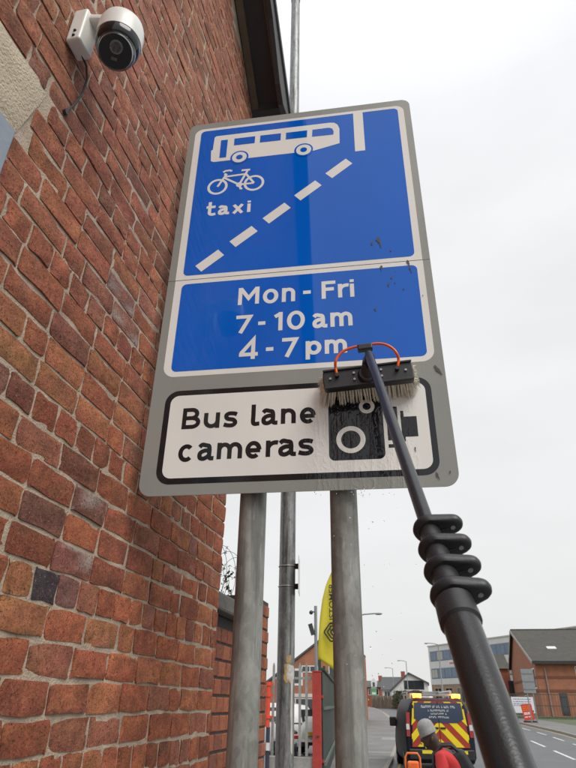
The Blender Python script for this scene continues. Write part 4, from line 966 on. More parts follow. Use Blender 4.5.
# orange brick gable behind the yard
def add_yard_house():
    Y = 46; L0 = at(262, 700, 1, Y); P1 = at(289, 666, 1, Y); P2 = at(317, 644, 1, Y)
    sl_ = (P2.z-P1.z)/(P2.x-P1.x); xa = P1.x-3.2; xap = at(334, 640, 1, Y).x; za = P1.z-sl_*3.2; zap = P1.z+sl_*(xap-P1.x); xb = at(353, 700, 1, Y).x
    r = tag(empty('yard_house', (xap, Y, 0)), 'orange brick gable house beyond the palisade fence', 'house')
    T = lambda x, z: (x-xap, z); poly = [T(xa, 0), T(xb, 0), T(xb, zap-(xb-xap)*.9), T(xap, zap), T(xa, za)]
    MB().prism(poly, lambda a, c, d: (a, d, c), 0, 11).build('wall', brickA, r)
    for (x0, z0, x1, z1) in ((xa-.3, za-.3*sl_, xap, zap), (xb, zap-(xb-xap)*.9, xap, zap)):
        MB().prism([T(x0, z0+.02), T(x1, z1+.02), T(x1, z1+.18), T(x0, z0+.18)], lambda a, c, d: (a, d, c), -.12, 11.2).build('roof_slope', slate, r)
    F = lambda u, v, d=0.0: (u, -d, v)
    q = at(297, 677, 1, Y); window(r, F, q.x-xap-.42, q.x-xap+.42, q.z-.55, q.z+.55, bars=0, fw=.14)
    q = at(314, 671, 1, Y); window(r, F, q.x-xap-.9, q.x-xap+.3, q.z-.1, q.z+.35, bars=1)
    q = at(300, 694, 1, Y); window(r, F, q.x-xap-1.1, q.x-xap+1.2, q.z-1.5, q.z-.25, bars=2); MB().bx(q.x-xap-1.3, q.x-xap+1.4, -.06, .02, q.z-.2, q.z+.02).build('lintel', stone, r)
    q = at(337, 674, 1, Y); window(r, F, q.x-xap-.6, q.x-xap+.6, q.z-.9, q.z+.6, bars=1)
    q = at(338, 684, 1, Y); MB().bx(q.x-xap-1.2, q.x-xap+1.5, -.1, .02, q.z-.25, q.z+.2).build('fascia_board', mat('black_fascia', (.03, .03, .03), .5), r); MB().bx(q.x-xap-1.2, q.x-xap+1.5, -.11, -.1, q.z-.25, q.z-.1).build('fascia_stripe', mat('yellow_stripe', (.6, .45, .05), .5), r)
add_yard_house()

# ------------------------------------------------------------------ brick hall on the right
def add_hall():
    NC = at(536.5, 661.4, 1, 75); x0, y0, ze = NC.x-.2, 75.0, NC.z
    apx = at(519, 631.6, 1, 88.5); yr = 88.5; zr = apx.z; x1 = x0+26; yf = 96.0; zg = g(75)-.3
    r = tag(empty('brick_hall', (x0, y0, zg)), 'orange brick hall with steep slate roof across the road', 'building'); O = Vector((x0, y0, zg))
    b = MB(); zf = ze+.3
    V_ = [(x0, y0, zg), (x1, y0, zg), (x1, y0, ze), (x0, y0, ze), (x0, yr, zr), (x0, yf, zf), (x0, yf, zg), (x1, yf, zg), (x1, yf, zf), (x1, yr, zr)]
    b.add([Vector(v)-O for v in V_], [(0, 1, 2, 3), (0, 3, 4, 5, 6), (6, 5, 8, 7), (1, 7, 8, 9, 2)]); b.build('wall', brickA, r)
    mo = mat('mossy_slate', (.058, .054, .048), .85, 0, .35, 1.6, bump=.6, bscale=8, dirt=.5, dcol=(.085, .083, .05), dscale=.6)
    def slope(ya, za, yb, zb, nm):
        d = Vector((0, yb-ya, zb-za)).normalized(); n_ = Vector((0, -d.z, d.y))*.14
        if n_.z < 0: n_ = -n_
        P = [Vector((x0-.35, ya, za)), Vector((x1+.35, ya, za)), Vector((x1+.35, yb, zb)), Vector((x0-.35, yb, zb))]
        bb = MB(); bb.add([q-O for q in P]+[q+n_-O for q in P], [(0, 1, 2, 3), (4, 7, 6, 5), (0, 4, 5, 1), (1, 5, 6, 2), (2, 6, 7, 3), (3, 7, 4, 0)]); return bb.build(nm, mo, r)
    dy = yr-y0; s_ = (zr-ze)/dy
    rf = slope(y0-.5, ze-.5*s_+.05, yr, zr+.05, 'roof_slope'); slope(yf+.4, zf-.4*(zr-zf)/(yf-yr)+.05, yr, zr+.05, 'roof_slope')
    MB().bx(-.3, 26.3, dy-.12, dy+.12, zr-zg+.12, zr-zg+.30).build('ridge_tiles', mo, r)
    MB().bx(-.35, 26.35, -.62, -.5, ze-zg-.5*s_-.12, ze-zg-.5*s_+.1).build('gutter', dk, r)
    for (ya, za, yb, zb) in ((y0-.5, ze-.5*s_, yr, zr), (yf+.4, zf-.4*(zr-zf)/(yf-yr), yr, zr)):
        MB().beam(Vector((x0-.38, ya, za))-O, Vector((x0-.38, yb, zb))-O, .06, .34, (0, 0, 1)).build('bargeboard', mat('pale_barge', (.34, .30, .27), .7), r)
    # rooflight, drainpipe, brick bands, windows
    q = at(552, 642, 1, 78.5); t_ = (zr-ze)/dy; zq = ze+t_*(78.6-y0)
    MB().box(Vector((q.x, 79.6, ze+s_*4.6+.22))-O, (1.0, .9, .12), Matrix.Rotation(math.atan(s_), 3, 'X')).build('rooflight', mat('rooflight_white', (.8, .82, .84), .3), r)
    MB().tube([(.9, -.1, .2), (.9, -.1, ze-zg-.6)], .07, 8).build('drainpipe', mat('grey_pipe', (.25, .22, .21), .5), r)
    bm = mat('dark_brick_band', (.17, .07, .045), .9)
    for z in (2.6, 3.9): MB().bx(-.04, 26, -.04, 0.0, z, z+.25).build('brick_band', bm, r); MB().bx(-.04, 0, .0, yf-y0, z, z+.25).build('brick_band', bm, r)
    F = lambda u, v, d=0.0: (u, -d, v)
    for u in (4.0, 8.0, 12, 16, 20): window(r, F, u, u+2.3, 2.9+.1, 5.1, bars=1); window(r, F, u+.3, u+1.9, .6, 2.4, bars=1)
    window(r, F, 1.9, 2.7, .4, 2.5, bars=0, fr=dk)
    G = lambda u, v, d=0.0: (-d, u, v)
    window(r, G, 1.2, 4.2, 2.95, 5.0, fr=upvc, bars=2, fw=.12); window(r, G, 8, 11, 2.95, 5.0, bars=2); window(r, G, 9, 12, .8, 2.4, bars=2)
    # lower wing to the left, behind
    xl = at(488, 700, 1, 100).x; b = MB(); yw = 97.0; zt = at(516, 668, 1, yw).z-zg; xL = xl-x0
    b.bx(xL, -.2, yw-y0, yw-y0+9, 0, zt); wg = b.build('wing_wall', brickB, r)
    zr2 = at(500, 654, 1, yw+4).z-zg
    b = MB(); b.prism([(yw-y0-.4, zt-.1), (yw-y0+4.5, zr2), (yw-y0+9.4, zt-.1)], lambda a, c, d: (d, a, c), xL-.3, -.1); b.build('wing_roof', mo, r)
    F2 = lambda u, v, d=0.0: (u, yw-y0-d, v)
    for u in (xL+.6, xL+2.8): window(r, F2, u, u+1.2, 2.6, 4.4, bars=1, fr=dk); window(r, F2, u, u+1.2, .4, 1.9, bars=1, fr=dk)
add_hall()

# ------------------------------------------------------------------ long office block
def add_office():
    L_ = at(433, 700, 1, 126); P0 = Vector((L_.x, 126, g(126)-.5)); P1 = Vector((14.6+8, 105-12.5, g(105)-.5)); P1.z = P0.z
    top = 11.6-P0.z; ln = (P1-P0).length
    r = tag(empty('office_block', P0), 'pale three-storey office block with bands of blue windows', 'building')
    e_ = (P1-P0).normalized(); n_ = Vector((e_.y, -e_.x, 0)); rt = Matrix((e_, -n_, Vector((0, 0, 1)))).transposed()
    pan = mat('pale_cladding', (.68, .68, .66), .6, 0, .06, .5, dirt=.2, dcol=(.4, .4, .38), dscale=.7); bg_ = mat('buff_brick', (.34, .25, .17), .9, 0, .15, 2)
    F = lambda u, v, d=0.0: e_*u+n_*d+Vector((0, 0, v))
    def slab(nm, u0, u1, v0, v1, d0, d1, m): b = MB(); b.prism([(u0, v0), (u1, v0), (u1, v1), (u0, v1)], lambda a, c, d: F(a, c, d), d0, d1); return b.build(nm, m, r)
    slab('ground_storey_wall', 0, ln, 0, 4.2, -14, 0, bg_); slab('upper_wall', 0, ln, 4.2, top, -14, .06, pan); slab('parapet_cap', -.1, ln+.1, top, top+.18, -14.1, .2, stone)
    bl = glass('office_glass', (.10, .16, .24), .08); fr = mat('blue_frame', (.16, .22, .30), .5)
    n = int(ln/2.15)
    for v0 in (5.3, 8.25):
        slab('window_band', .5, ln-.5, v0-.12, v0+1.62, .03, .08, fr)
        for k in range(n): u = .6+k*2.15; window(r, lambda a, c, d=0.0: F(a, c, d+.09), u, u+1.95, v0, v0+1.5, fr=fr, pane=(bl if (k*7+int(v0)) % 5 else mat('pale_blind', (.46, .44, .38), .6)), bars=1, fw=.09)  # some panes are a plain pale blind instead of blue glass
    for k in range(int(ln/3.4)): u = 1.0+k*3.4; window(r, F, u, u+2.1, 1.2, 3.7, fr=mat('buff_frame', (.45, .36, .22), .6), bars=1, fw=.12)
    slab('name_board', 6.2, 9.4, 7.15, 8.0, .07, .10, mat('office_sign_white', (.72, .70, .70), .5))
    slab('name_board_print', 6.5, 9.0, 7.4, 7.75, .101, .103, mat('office_sign_red', (.60, .2, .2), .5))
add_office()

# ------------------------------------------------------------------ houses at the bend
def gable_house(name, label, px_l, px_r, px_a, py_a, py_l, py_r, Y, wall_m, depth=9, wins=(), roofm=slate, chim=True):
    A_ = at(px_a, py_a, 1, Y); Lp = at(px_l, py_l, 1, Y); Rp = at(px_r, py_r, 1, Y); zg = g(Y)-.3
    r = tag(empty(name, (A_.x, Y, zg)), label, 'house')
    T = lambda P: (P.x-A_.x, P.z-zg); a, l_, q = T(A_), T(Lp), T(Rp)
    MB().prism([(l_[0], 0), (q[0], 0), q, a, l_], lambda x, z, d: (x, d, z), 0, depth).build('wall', wall_m, r)
    for e_ in (l_, q):
        dx = (e_[0]-a[0]); k = 1.06; P = [(a[0], a[1]+.03), (a[0]+dx*k, a[1]+(e_[1]-a[1])*k+.03)]
        MB().prism([P[0], P[1], (P[1][0], P[1][1]+.24), (P[0][0], P[0][1]+.24)], lambda x, z, d: (x, d, z), -.3, depth+.2).build('roof_slope', roofm, r)
    F = lambda u, v, d=0.0: (u, -d, v)
    for (px, py, w_, h) in wins: c = at(px, py, 1, Y); window(r, F, c.x-A_.x-w_/2, c.x-A_.x+w_/2, c.z-zg-h/2, c.z-zg+h/2, bars=1, fr=dk)
    if chim:
        c_ = MB().bx(-.35, .35, depth*.7, depth*.7+.7, a[1]-.5, a[1]+1.0).build('chimney', brickB, r)
    return r
gable_house('white_house', 'white rendered gable house at the bend of the road', 391, 428, 408.5, 674, 691, 684, 108, wpaint, 9, ((414, 685, 3.2, 1.3), (399, 695, 1.0, 1.2)), chim=False)
def side_house(name, label, px_l, px_r, py_ridge, py_eave, Y, wall_m, wins, dorm=False):
    a = at(px_l, py_ridge, 1, Y); b_ = at(px_r, py_ridge, 1, Y); e_ = at(px_l, py_eave, 1, Y); zg = g(Y)-.3; W_ = b_.x-a.x; hr = a.z-zg; he = e_.z-zg
    r = tag(empty(name, (a.x, Y, zg)), label, 'house')
    MB().bx(0, W_, 0, 7, 0, he).build('wall', wall_m, r)
    MB().prism([(-.4, he-.1), (3.5, hr), (7.4, he-.1)], lambda y, z, d: (d, y, z), -.25, W_+.25).build('roof', slate, r)
    MB().bx(W_*.8, W_*.8+.7, 3.1, 3.9, hr-.4, hr+.9).build('chimney', brickB, r)
    F = lambda u, v, d=0.0: (u, -d, v)
    for (u, v, w_, h) in wins: window(r, F, u*W_-w_/2, u*W_+w_/2, v*he-h/2, v*he+h/2, bars=1)
    if dorm:
        MB().prism([(W_*.35, he-.3), (W_*.75, he-.3), (W_*.75, he+.9), (W_*.55, he+1.5), (W_*.35, he+.9)], lambda x, z, d: (x, d, z), -.3, 2).build('dormer', upvc, r); window(r, lambda u, v, d=0.0: (u, -.31-d, v), W_*.45, W_*.65, he-.1, he+.8, bars=0)
    return r
side_house('terrace_house', 'grey slate roofed house joined behind the white house', 381.5, 405, 676, 689, 114, wpaint, ((.2, .72, 1, 1.1), (.5, .72, 1, 1.1), (.3, .3, 1.2, 1.2)))
side_house('corner_house', 'small red brick house with white dormer at the far end of the road', 366, 380, 680, 686.5, 126, brickB, ((.3, .75, .9, 1.1), (.7, .75, .9, 1.1)), True)
side_house('distant_house', 'distant brick terrace hidden mostly behind the right sign post', 340, 362, 682, 689, 150, brickB, ((.25, .75, 1, 1.1), (.7, .75, 1, 1.1)))
# shop sign in green, garden walls
q = at(374, 694, 1, 124); r = tag(empty('shop_sign', (q.x, 124.0, q.z)), 'small green hanging sign in front of the far red brick house', 'sign'); MB().bx(-.45, .45, -.08, .08, -.9, .9).build('sign_panel', mat('green_sign', (.10, .35, .12), .5), r); MB().bx(-.35, .35, -.1, -.09, -.1, .3).build('sign_band', upvc, r); MB().bx(-.06, .06, -.06, .06, -3, -.9).build('leg', gm, r)
rw = random.Random(8); wallst = mat('brown_stone_wall', (.17, .13, .10), .9, 0, .35, 1.2, bump=.5, bscale=6)
ptsw = [(376, 100.5), (384, 101), (390, 99), (398, 97)]
gw2 = tag(empty('boundary_wall', (-7, 102, g(100))), 'low brown stone boundary wall in front of the white house', 'wall'); prev = None
for k, px in enumerate(range(374, 412, 4)):
    a = at(px, 706, 1, 106-k*.7); c = at(px+4, 706, 1, 106-(k+1)*.7); h = 1.25+rw.uniform(-.1, .25)
    MB().beam((a.x+7, a.y-102, h/2-.2), (c.x+7, c.y-102, h/2-.2), .35, h+.3).build('wall_panel', wallst, gw2)
    MB().box((a.x+7, a.y-102, .75), (.55, .55, 1.9)).build('pier', wallst, gw2)
def bush(name, label, c, sx, sz, n, leaf, m, seed):
    r = tag(empty(name, c), label, 'bush'); rb = random.Random(seed); b = MB(); st = MB()
    cl = [Vector((rb.gauss(0, sx*.4), rb.gauss(0, sx*.4), abs(rb.gauss(sz*.5, sz*.25)))) for _ in range(9)]
    for q in cl: st.tube([(0, 0, 0), q*.5, q], [.04, .03, .01], 5)
    for i in range(n):
        q = rb.choice(cl)+Vector((rb.gauss(0, sx*.2), rb.gauss(0, sx*.2), rb.gauss(0, sz*.16))); q.z = max(.05, q.z)
        n_ = Vector((rb.uniform(-1, 1), rb.uniform(-1, 1), rb.uniform(-.3, 1))).normalized(); t1 = n_.orthogonal().normalized(); t2 = n_.cross(t1); s_ = leaf*rb.uniform(.6, 1.3)
        b.add([q-t1*s_, q-t2*s_*.6, q+t1*s_, q+t2*s_*.6], [(0, 1, 2, 3)])
    b.build('foliage', m, r, recalc=False); st.build('stems', MATS['creeper_stem'], r)
hed = mat('hedge_leaf', (.06, .065, .03), .7, 0, .5, 6)
for k, (px, Y, s_) in enumerate(((404, 96, 1.0), (398, 100, .9), (411, 92, .9))):
    q = at(px, 706, 1, Y); bush('garden_bush', ('dark brown bush behind the stone wall beside the van roof', 'dark bush at the middle of the stone wall', 'dark bush nearest the van roof ladder')[k], (q.x, Y, g(Y)), s_*1.1, s_*2.2, 700, .12, hed, 40+k)

# ------------------------------------------------------------------ street lamps, road sign, banner, roadworks board, railings
def street_lamp(px, py_top, px_arm, Y, label):
    q = at(px, py_top, 1, Y); a = at(px_arm, py_top-.5, 1, Y)
    base = at(px+.3*(1 if px > 360 else 0), 706, 1, Y)
    r = tag(empty('street_lamp', (q.x, Y, g(Y))), label, 'street lamp', 'street lamps along the road'); h = q.z-g(Y); d = a.x-q.x
    MB().tube([(0, 0, -.2), (0, 0, 1.5), (0, 0, 1.55), (0, 0, h)], [.09, .09, .06, .045], 10).build('column', gm, r, smooth=True)
    MB().tube([(0, 0, h-.02), (d*.3, 0, h+.08), (d*.8, 0, h+.12)], .035, 8).build('arm', gm, r)
    MB().sphere((d*.9, 0, h+.1), .3, 10, 6, (1.1*max(.6, abs(d)*.5), .5, .22)).build('lantern', MATS['lantern_grey'], r, smooth=True)
street_lamp(438, 644.5, 425, 60, 'tall street lamp in front of the pale office block'); street_lamp(406, 661.5, 398, 85, 'grey street lamp above the white house roof'); street_lamp(392.5, 668.5, 385, 112, 'faint street lamp above the slate roofs'); street_lamp(357, 616, 381, 34, 'street lamp behind the right sign post with its arm showing')
c = at(528, 680, 1, 56); r = tag(empty('road_sign', (c.x, 56, g(56))), 'back of a large grey road sign on two posts across the road', 'road sign')
al = mat('aluminium_back', (.28, .30, .31), .45, .5, .15, 3); zt_ = at(528, 669, 1, 56).z-g(56); zb_ = at(528, 693, 1, 56).z-g(56)
MB().bx(-.46, .46, -.02, .0, zb_, zt_).build('panel', al, r)
for z in (zb_+.3, (zb_+zt_)/2, zt_-.3): MB().bx(-.42, .42, -.06, -.021, z-.05, z+.05).build('channel', gm, r)
for x in (-.22, .22): MB().tube([(x, .04, -.2), (x, .04, zt_-.05)], .04, 10).build('post', gm, r)
MB().bx(-.463, .463, .001, .006, zb_, zt_).build('sign_face', upvc, r)
c = at(523, 705, 1, 63); r = tag(empty('white_banner', (c.x, 63, g(63))), 'white printed banner tied to the railings across the road', 'banner'); z0_ = at(523, 713, 1, 63).z-g(63); z1_ = at(523, 697, 1, 63).z-g(63)
MB().bx(-.95, .95, -.02, .0, z0_, z1_).build('sheet', mat('banner_white', (.68, .69, .72), .6, 0, .05, 2), r)
bi = mat('banner_ink', (.16, .2, .35), .6); b = MB(); rb = random.Random(1)
for k, z in enumerate((.86, .70, .56, .45)):
    x = -.8
    while x < .7: w_ = rb.uniform(.06, .22); b.bx(x, x+w_, -.024, -.021, z0_+(z1_-z0_)*z-.03, z0_+(z1_-z0_)*z+.04); x += w_+.05
b.build('print', bi, r); MB().bx(-.1, .85, -.024, -.021, z0_+.06, z0_+.22).build('dark_strip', mat('banner_dark', (.05, .05, .07), .6), r)
for x in (-.9, .9): MB().bx(x-.03, x+.03, .0, .04, -.1, z1_+.05).build('stake', gm, r)
def roadworks():
    c = at(530.5, 722, 1, 58); hz = at(530, 704, 1, 58).z-g(58)
    r = tag(empty('roadworks_board', (c.x, 58, g(58))), 'tilted red temporary board on the pavement across the road', 'sign'); m = mat('board_red', (.62, .055, .03), .45)
    rot = Matrix.Rotation(R(-7), 3, 'Y'); T = lambda x, y, z: rot @ Vector((x, y, z))
    b = MB(); b.prism([(-.42, .18), (.42, .18), (.42, hz), (-.42, hz)], lambda a, q, d: T(a, d, q), -.03, 0); pn_ = b.build('board', m, r, bevel=.01)
    oi = mat('board_orange', (.72, .22, .02), .5); wi = mat('board_white', (.75, .72, .68), .5); rb = random.Random(6)
    for z, mm, k in ((.86, oi, 3), (.74, oi, 2), (.62, oi, 3), (.46, wi, 2), (.38, wi, 1), (.2, wi, 2)):
        b = MB(); x = -.33
        for _ in range(k): w_ = .6/k-.06; b.prism([(x, .18+(hz-.18)*z-.035), (x+w_, .18+(hz-.18)*z-.035), (x+w_, .18+(hz-.18)*z+.035), (x, .18+(hz-.18)*z+.035)], lambda a, q, d: T(a, d, q), -.036, -.031); x += .6/k
        b.build('print_line', mm, pn_)
    MB().box((0, .05, .05), (1.0, .45, .14)).build('ballast_foot', mat('ballast_black', (.03, .03, .03), .7), r, bevel=.02)
    for x in (-.3, .3): MB().beam(T(x, .01, hz*.8), (x, .3, .1), .04, .04).build('strut', gm, r)
roadworks()
rl = tag(empty('green_railings', (9.6, 62, g(62))), 'thin dark green railings in front of the brick hall', 'fence'); rlm = mat('railing_green', (.05, .075, .06), .5)
for k in range(0, 64):
    x = -2.6+k*.25; y = 5+.02*k*0; MB().bx(x-.015, x+.015, y-.015, y+.015, -.1, 2.2).build('bar', rlm, rl)
for z in (.2, 1.15, 2.1): MB().bx(-2.7, 13.4, 5.02, 5.06, z, z+.06).build('rail', rlm, rl)
MB().bx(-2.7, 13.4, 4.9, 5.2, -.2, .22).build('base_kerb', mat('mossy_kerb', (.10, .12, .07), .9, 0, .3, 3), rl)

# ------------------------------------------------------------------ vehicles
def loft(sections, n_):
    b = MB(); k = len(sections)
    for s_ in sections: b.v += [tuple(p_) for p_ in s_]
    for i in range(k-1):
        for j in range(n_): b.f.append((i*n_+j, i*n_+(j+1) % n_, (i+1)*n_+(j+1) % n_, (i+1)*n_+j)); b.m.append(0)
    b.f.append(tuple(range(n_-1, -1, -1))); b.m.append(0); b.f.append(tuple((k-1)*n_+j for j in range(n_))); b.m.append(0); return b
def sec(y, zb, zt, wb, wm, wt, zm):
    """closed body section: half widths at sill, belt and roof"""
    P = [(-wb, zb), (-wm*.995, zb+.12), (-wm, zm-.15), (-wm*.985, zm), (-(wm+wt)/2-.02, (zm+zt)/2), (-wt-.02, zt-.14), (-wt+.06, zt-.04), (-wt*.6, zt)]
    P = P+[(-a, c) for a, c in reversed(P)]; return [(a, y, c) for a, c in P]
def clip(poly, box):
    x0, x1, y0, y1 = box
    for ax_, val, keep in ((0, x0, 1), (0, x1, -1), (1, y0, 1), (1, y1, -1)):
        out = []
        for i in range(len(poly)):
            a, b_ = poly[i], poly[(i+1) % len(poly)]; ia = (a[ax_]-val)*keep >= 0; ib = (b_[ax_]-val)*keep >= 0
            if ia: out.append(a)
            if ia != ib: t = (val-a[ax_])/(b_[ax_]-a[ax_]); out.append((a[0]+(b_[0]-a[0])*t, a[1]+(b_[1]-a[1])*t))
        poly = out
        if not poly: return []
    return poly
tyre_m = mat('tyre_rubber', (.018, .018, .019), .8, 0, .2, 20); rim_m = mat('wheel_steel', (.25, .25, .26), .4, .6)
def wheel(parent, x, y, z, rad, w_):
    b = MB(); s_ = 1 if x > 0 else -1
    b.tube([(x-s_*w_/2, y, z), (x-s_*w_/2*.8, y, z), (x+s_*w_/2*.8, y, z), (x+s_*w_/2, y, z)], [rad*.86, rad, rad, rad*.88], 28); t = b.build('wheel', tyre_m, parent, smooth=True)
    b = MB(); b.tube([(x+s_*w_*.45, y, z), (x+s_*(w_/2+.006), y, z), (x+s_*(w_/2-.02), y, z)], [rad*.64, rad*.62, rad*.3], 20); b.build('rim', rim_m, t, smooth=True)
def add_van():
    RL = at(407, 742, 1, 19.6); RR_ = at(474.5, 742, 1, 19.9); c = (RL+RR_)/2
    r = tag(empty('service_van', (c.x, 19.7, -.12), R(7)), 'dark service van with red and yellow chevrons and lit amber beacons', 'van')
    navy = mat('van_navy', (.012, .016, .028), .45, 0, .15, 2, rvar=.05, spec=.25, dirt=.25, dcol=(.06, .06, .06), dscale=2); W_ = .97
    S_ = [sec(.0, .42, 1.84, .80, .90, .70, 1.15), sec(.05, .34, 1.90, .88, .955, .76, 1.15), sec(.25, .30, 1.93, .91, W_, .80, 1.15), sec(3.2, .28, 1.94, .92, W_, .81, 1.15), sec(3.6, .28, 1.90, .92, W_, .80, 1.15), sec(4.25, .28, 1.35, .92, W_*.98, .74, 1.10), sec(4.35, .28, 1.22, .92, W_*.98, .80, 1.02), sec(4.85, .30, 1.02, .86, .93, .76, .85), sec(4.97, .36, .86, .76, .84, .70, .74)]
    body = loft(S_, 16).build('body', navy, r, smooth=True, bevel=0)
    # rear doors with chevrons
    yel_ = mat('chevron_yellow', (.80, .62, .01), .35, 0, .06, 5); rd = mat('chevron_red', (.36, .035, .02), .4, 0, .12, 5); z0, z1 = .70, 1.84; glass_m = mat('van_rear_glass', (.04, .058, .10), .08, 0, .1, 2, rvar=.02)
    for sgn_, nm in ((-1, 'left'), (1, 'right')):
        xa, xb = (-.80, -.008) if sgn_ < 0 else (.008, .80)
        taper = lambda x, z: x*(1-.13*max(0, (z-1.15)/.7))
        yk = lambda z: -.012
        b = MB(); b.prism([(xa, z0), (xb, z0), (taper(xb, z1), z1), (taper(xa, z1), z1)], lambda a, q, d: (a, yk(q)-d, q), -.02, .012); door = b.build('rear_door', rd, r)
        b = MB(); per = .44; k0 = -6
        for k in range(k0, 10):
            base = k*per                                   # stripe rising to the middle
            s1 = lambda x: base + (1.0)*(x if sgn_ < 0 else -x)*1.0
            poly = [(xa-.1, s1(xa-.1)+z0), (xb+.1, s1(xb+.1)+z0), (xb+.1, s1(xb+.1)+z0+per*.5), (xa-.1, s1(xa-.1)+z0+per*.5)]
            q = clip(poly, (xa+.005, xb-.005, z0+.01, z1-.01))
            if len(q) >= 3:
                n = len(q); b.add([(taper(x, z), yk(z)-.0165, z) for x, z in q], [tuple(range(n))])
        b.build('chevron_stripe', yel_, door, recalc=False)
        # window half with chamfered lower outer corner
        pw = [(sgn_*.01, 1.30), (sgn_*.52, 1.30), (sgn_*.70, 1.40), (sgn_*.66, 1.80), (sgn_*.01, 1.80)]
        b = MB(); b.prism(pw if sgn_ > 0 else pw[::-1], lambda a, q, d: (a, yk(q)-d, q), .012, .024); b.build('rear_window', glass_m, door)
        MB().box((sgn_*.10 if sgn_ > 0 else -.10, -.035, 1.17), (.15, .03, .05)).build('handle', MATS['black_plastic'], door, bevel=.006)
        for z in (.85, 1.7): MB().box((sgn_*.80*(1-.13*max(0, (z-1.15)/.7)), -.02, z), (.05, .03, .09)).build('hinge', navy, door)
        x = sgn_*.885; tl = MB().prism([(x-.05, .95), (x+.05, .95), (x-sgn_*.03+.045, 1.55), (x-sgn_*.03-.045, 1.55)], lambda a, q, d: (a, .0+.03*max(0, q-1.1)-d, q), -.06, .018).build('tail_light', mat('tail_light_red', (.35, .03, .03), .2), r)
        MB().prism([(x-.045, 1.12), (x+.045, 1.12), (x+.04, 1.26), (x-.045, 1.26)], lambda a, q, d: (a, .0+.03*max(0, q-1.1)-d, q), .0181, .022).build('reversing_light', mat('clear_lens', (.6, .6, .58), .2), tl)
        MB().prism([(sgn_*.70, 1.42), (sgn_*.755, 1.42), (sgn_*.715, 1.78), (sgn_*.675, 1.78)], lambda a, q, d: (a, yk(q)-d, q), .013, .020).build('side_marker', yel_, r)
        wheel(r, sgn_*.86, 1.05, .33, .33, .22); wheel(r, sgn_*.86, 4.0, .33, .33, .22)
        MB().box((sgn_*1.05, 3.75, 1.24), (.22, .12, .28)).beam((sgn_*.90, 3.78, 1.14), (sgn_*1.03, 3.78, 1.16), .06, .06).build('mirror', MATS['black_plastic'], r, bevel=.03)
        q = MB(); q.prism([(3.05, 1.2), (4.05, 1.2), (3.65, 1.75), (3.05, 1.78)], lambda y, z, d: (sgn_*(.965-.17*max(0, (z-1.1)/.8)+d), y, z), .0, .012); q.build('cab_window', pane_m, r)
        rb = random.Random(5+sgn_); b = MB()
        for z in (1.60, 1.50, 1.42):
            y = .55
            while y < 2.6: w_ = rb.uniform(.08, .22); b.prism([(y, z-.03), (y+w_, z-.03), (y+w_, z+.03), (y, z+.03)], lambda a, q, d: (sgn_*(.972-.17*max(0, (q-1.1)/.8)+d), a, q), .0, .004); y += w_+.06
        b.build('side_lettering', upvc, body)
    # white text lines on the rear glass
    rb = random.Random(14); yk2 = lambda z: -.012
    for z, hw, h in ((1.70, .47, .060), (1.605, .28, .048), (1.525, .21, .040), (1.44, .30, .045)):
        b = MB(); x = -hw
        while x < hw:
            w_ = rb.uniform(.018, .034); hh = h*rb.uniform(.9, 1.0); k = rb.random()
            if k > .12:
                b.prism([(x, z-hh/2), (x+w_*.35, z-hh/2), (x+w_*.35, z+hh/2), (x, z+hh/2)], lambda a, q, d: (a, yk2(q)-d, q), .025, .027)
                b.prism([(x+w_*.35, z+hh*(.2 if k > .5 else -.5)), (x+w_, z+hh*(.2 if k > .5 else -.5)), (x+w_, z+hh*(.5 if k > .5 else -.2)), (x+w_*.35, z+hh*(.5 if k > .5 else -.2))], lambda a, q, d: (a, yk2(q)-d, q), .025, .027)
            x += w_+.010
        b.build('window_lettering', upvc, r)
    MB().bx(-.90, .90, -.07, .10, .40, .66).build('bumper', MATS['black_plastic'], r, bevel=.03)
    MB().bx(-.48, .06, -.045, -.010, .655, .80).build('plate_recess', navy, r)
    pl = MB().bx(-.44, .03, -.052, -.046, .67, .785).build('number_plate', mat('plate_yellow', (.62, .45, .03), .4), r)
    vs_, fs = text_mesh('WL20', .12, lambda x, y: Vector((x-.205, -.0535, y+.727))); MB().add(vs_, fs).build('plate_lettering', mat('plate_ink', (.01, .01, .01), .5), pl, recalc=False)
    for x in (-.38, .55): MB().bx(x-.16, x+.16, -.078, -.071, .55, .63).build('bumper_reflector', yel_, r)
    # roof rack and beacons
    rk_ = mat('rack_aluminium', (.45, .46, .47), .35, .8)
    for y in (.35, 1.4, 2.5): MB().bx(-.74, .74, y-.03, y+.03, 2.0, 2.05).bx(-.74, -.70, y-.03, y+.03, 1.90, 2.0).bx(.70, .74, y-.03, y+.03, 1.90, 2.0).build('roof_bar', rk_, r)
    ld = MB()
    for x in (-.35, .10): ld.bx(x-.03, x+.03, .1, 3.0, 2.055, 2.11)
    for k in range(10): ld.bx(-.32, .07, .2+k*.29, .23+k*.29, 2.07, 2.095)
    ld.build('ladder', rk_, r)
    MB().tube([(.42, .05, 2.09), (.42, 3.0, 2.09)], .04, 12).build('pipe_tube', mat('pipe_tube_grey', (.5, .5, .5), .4), r); MB().bx(-.62, -.42, .4, 2.2, 2.055, 2.13).build('roof_box', MATS['black_plastic'], r, bevel=.02)
    amb = mat('amber_lens', (1.0, .36, .03), .25, 0, .05, 5, emit=5.0)
    for x in (-.55, .57):
        q = MB(); q.tube([(x, .16, 1.91), (x, .16, 1.93)], .10, 18); bs = q.build('beacon_base', MATS['black_plastic'], r)
        q = MB(); q.tube([(x-.12, .10, 1.975), (x+.12, .10, 1.975)], .052, 16); q.build('beacon_lens', amb, bs, smooth=True)
    MB().bx(-.72, .72, .04, .10, 1.885, 1.905).build('rear_marker_strip', mat('van_red_strip', (.35, .05, .03), .4), r)
add_van()
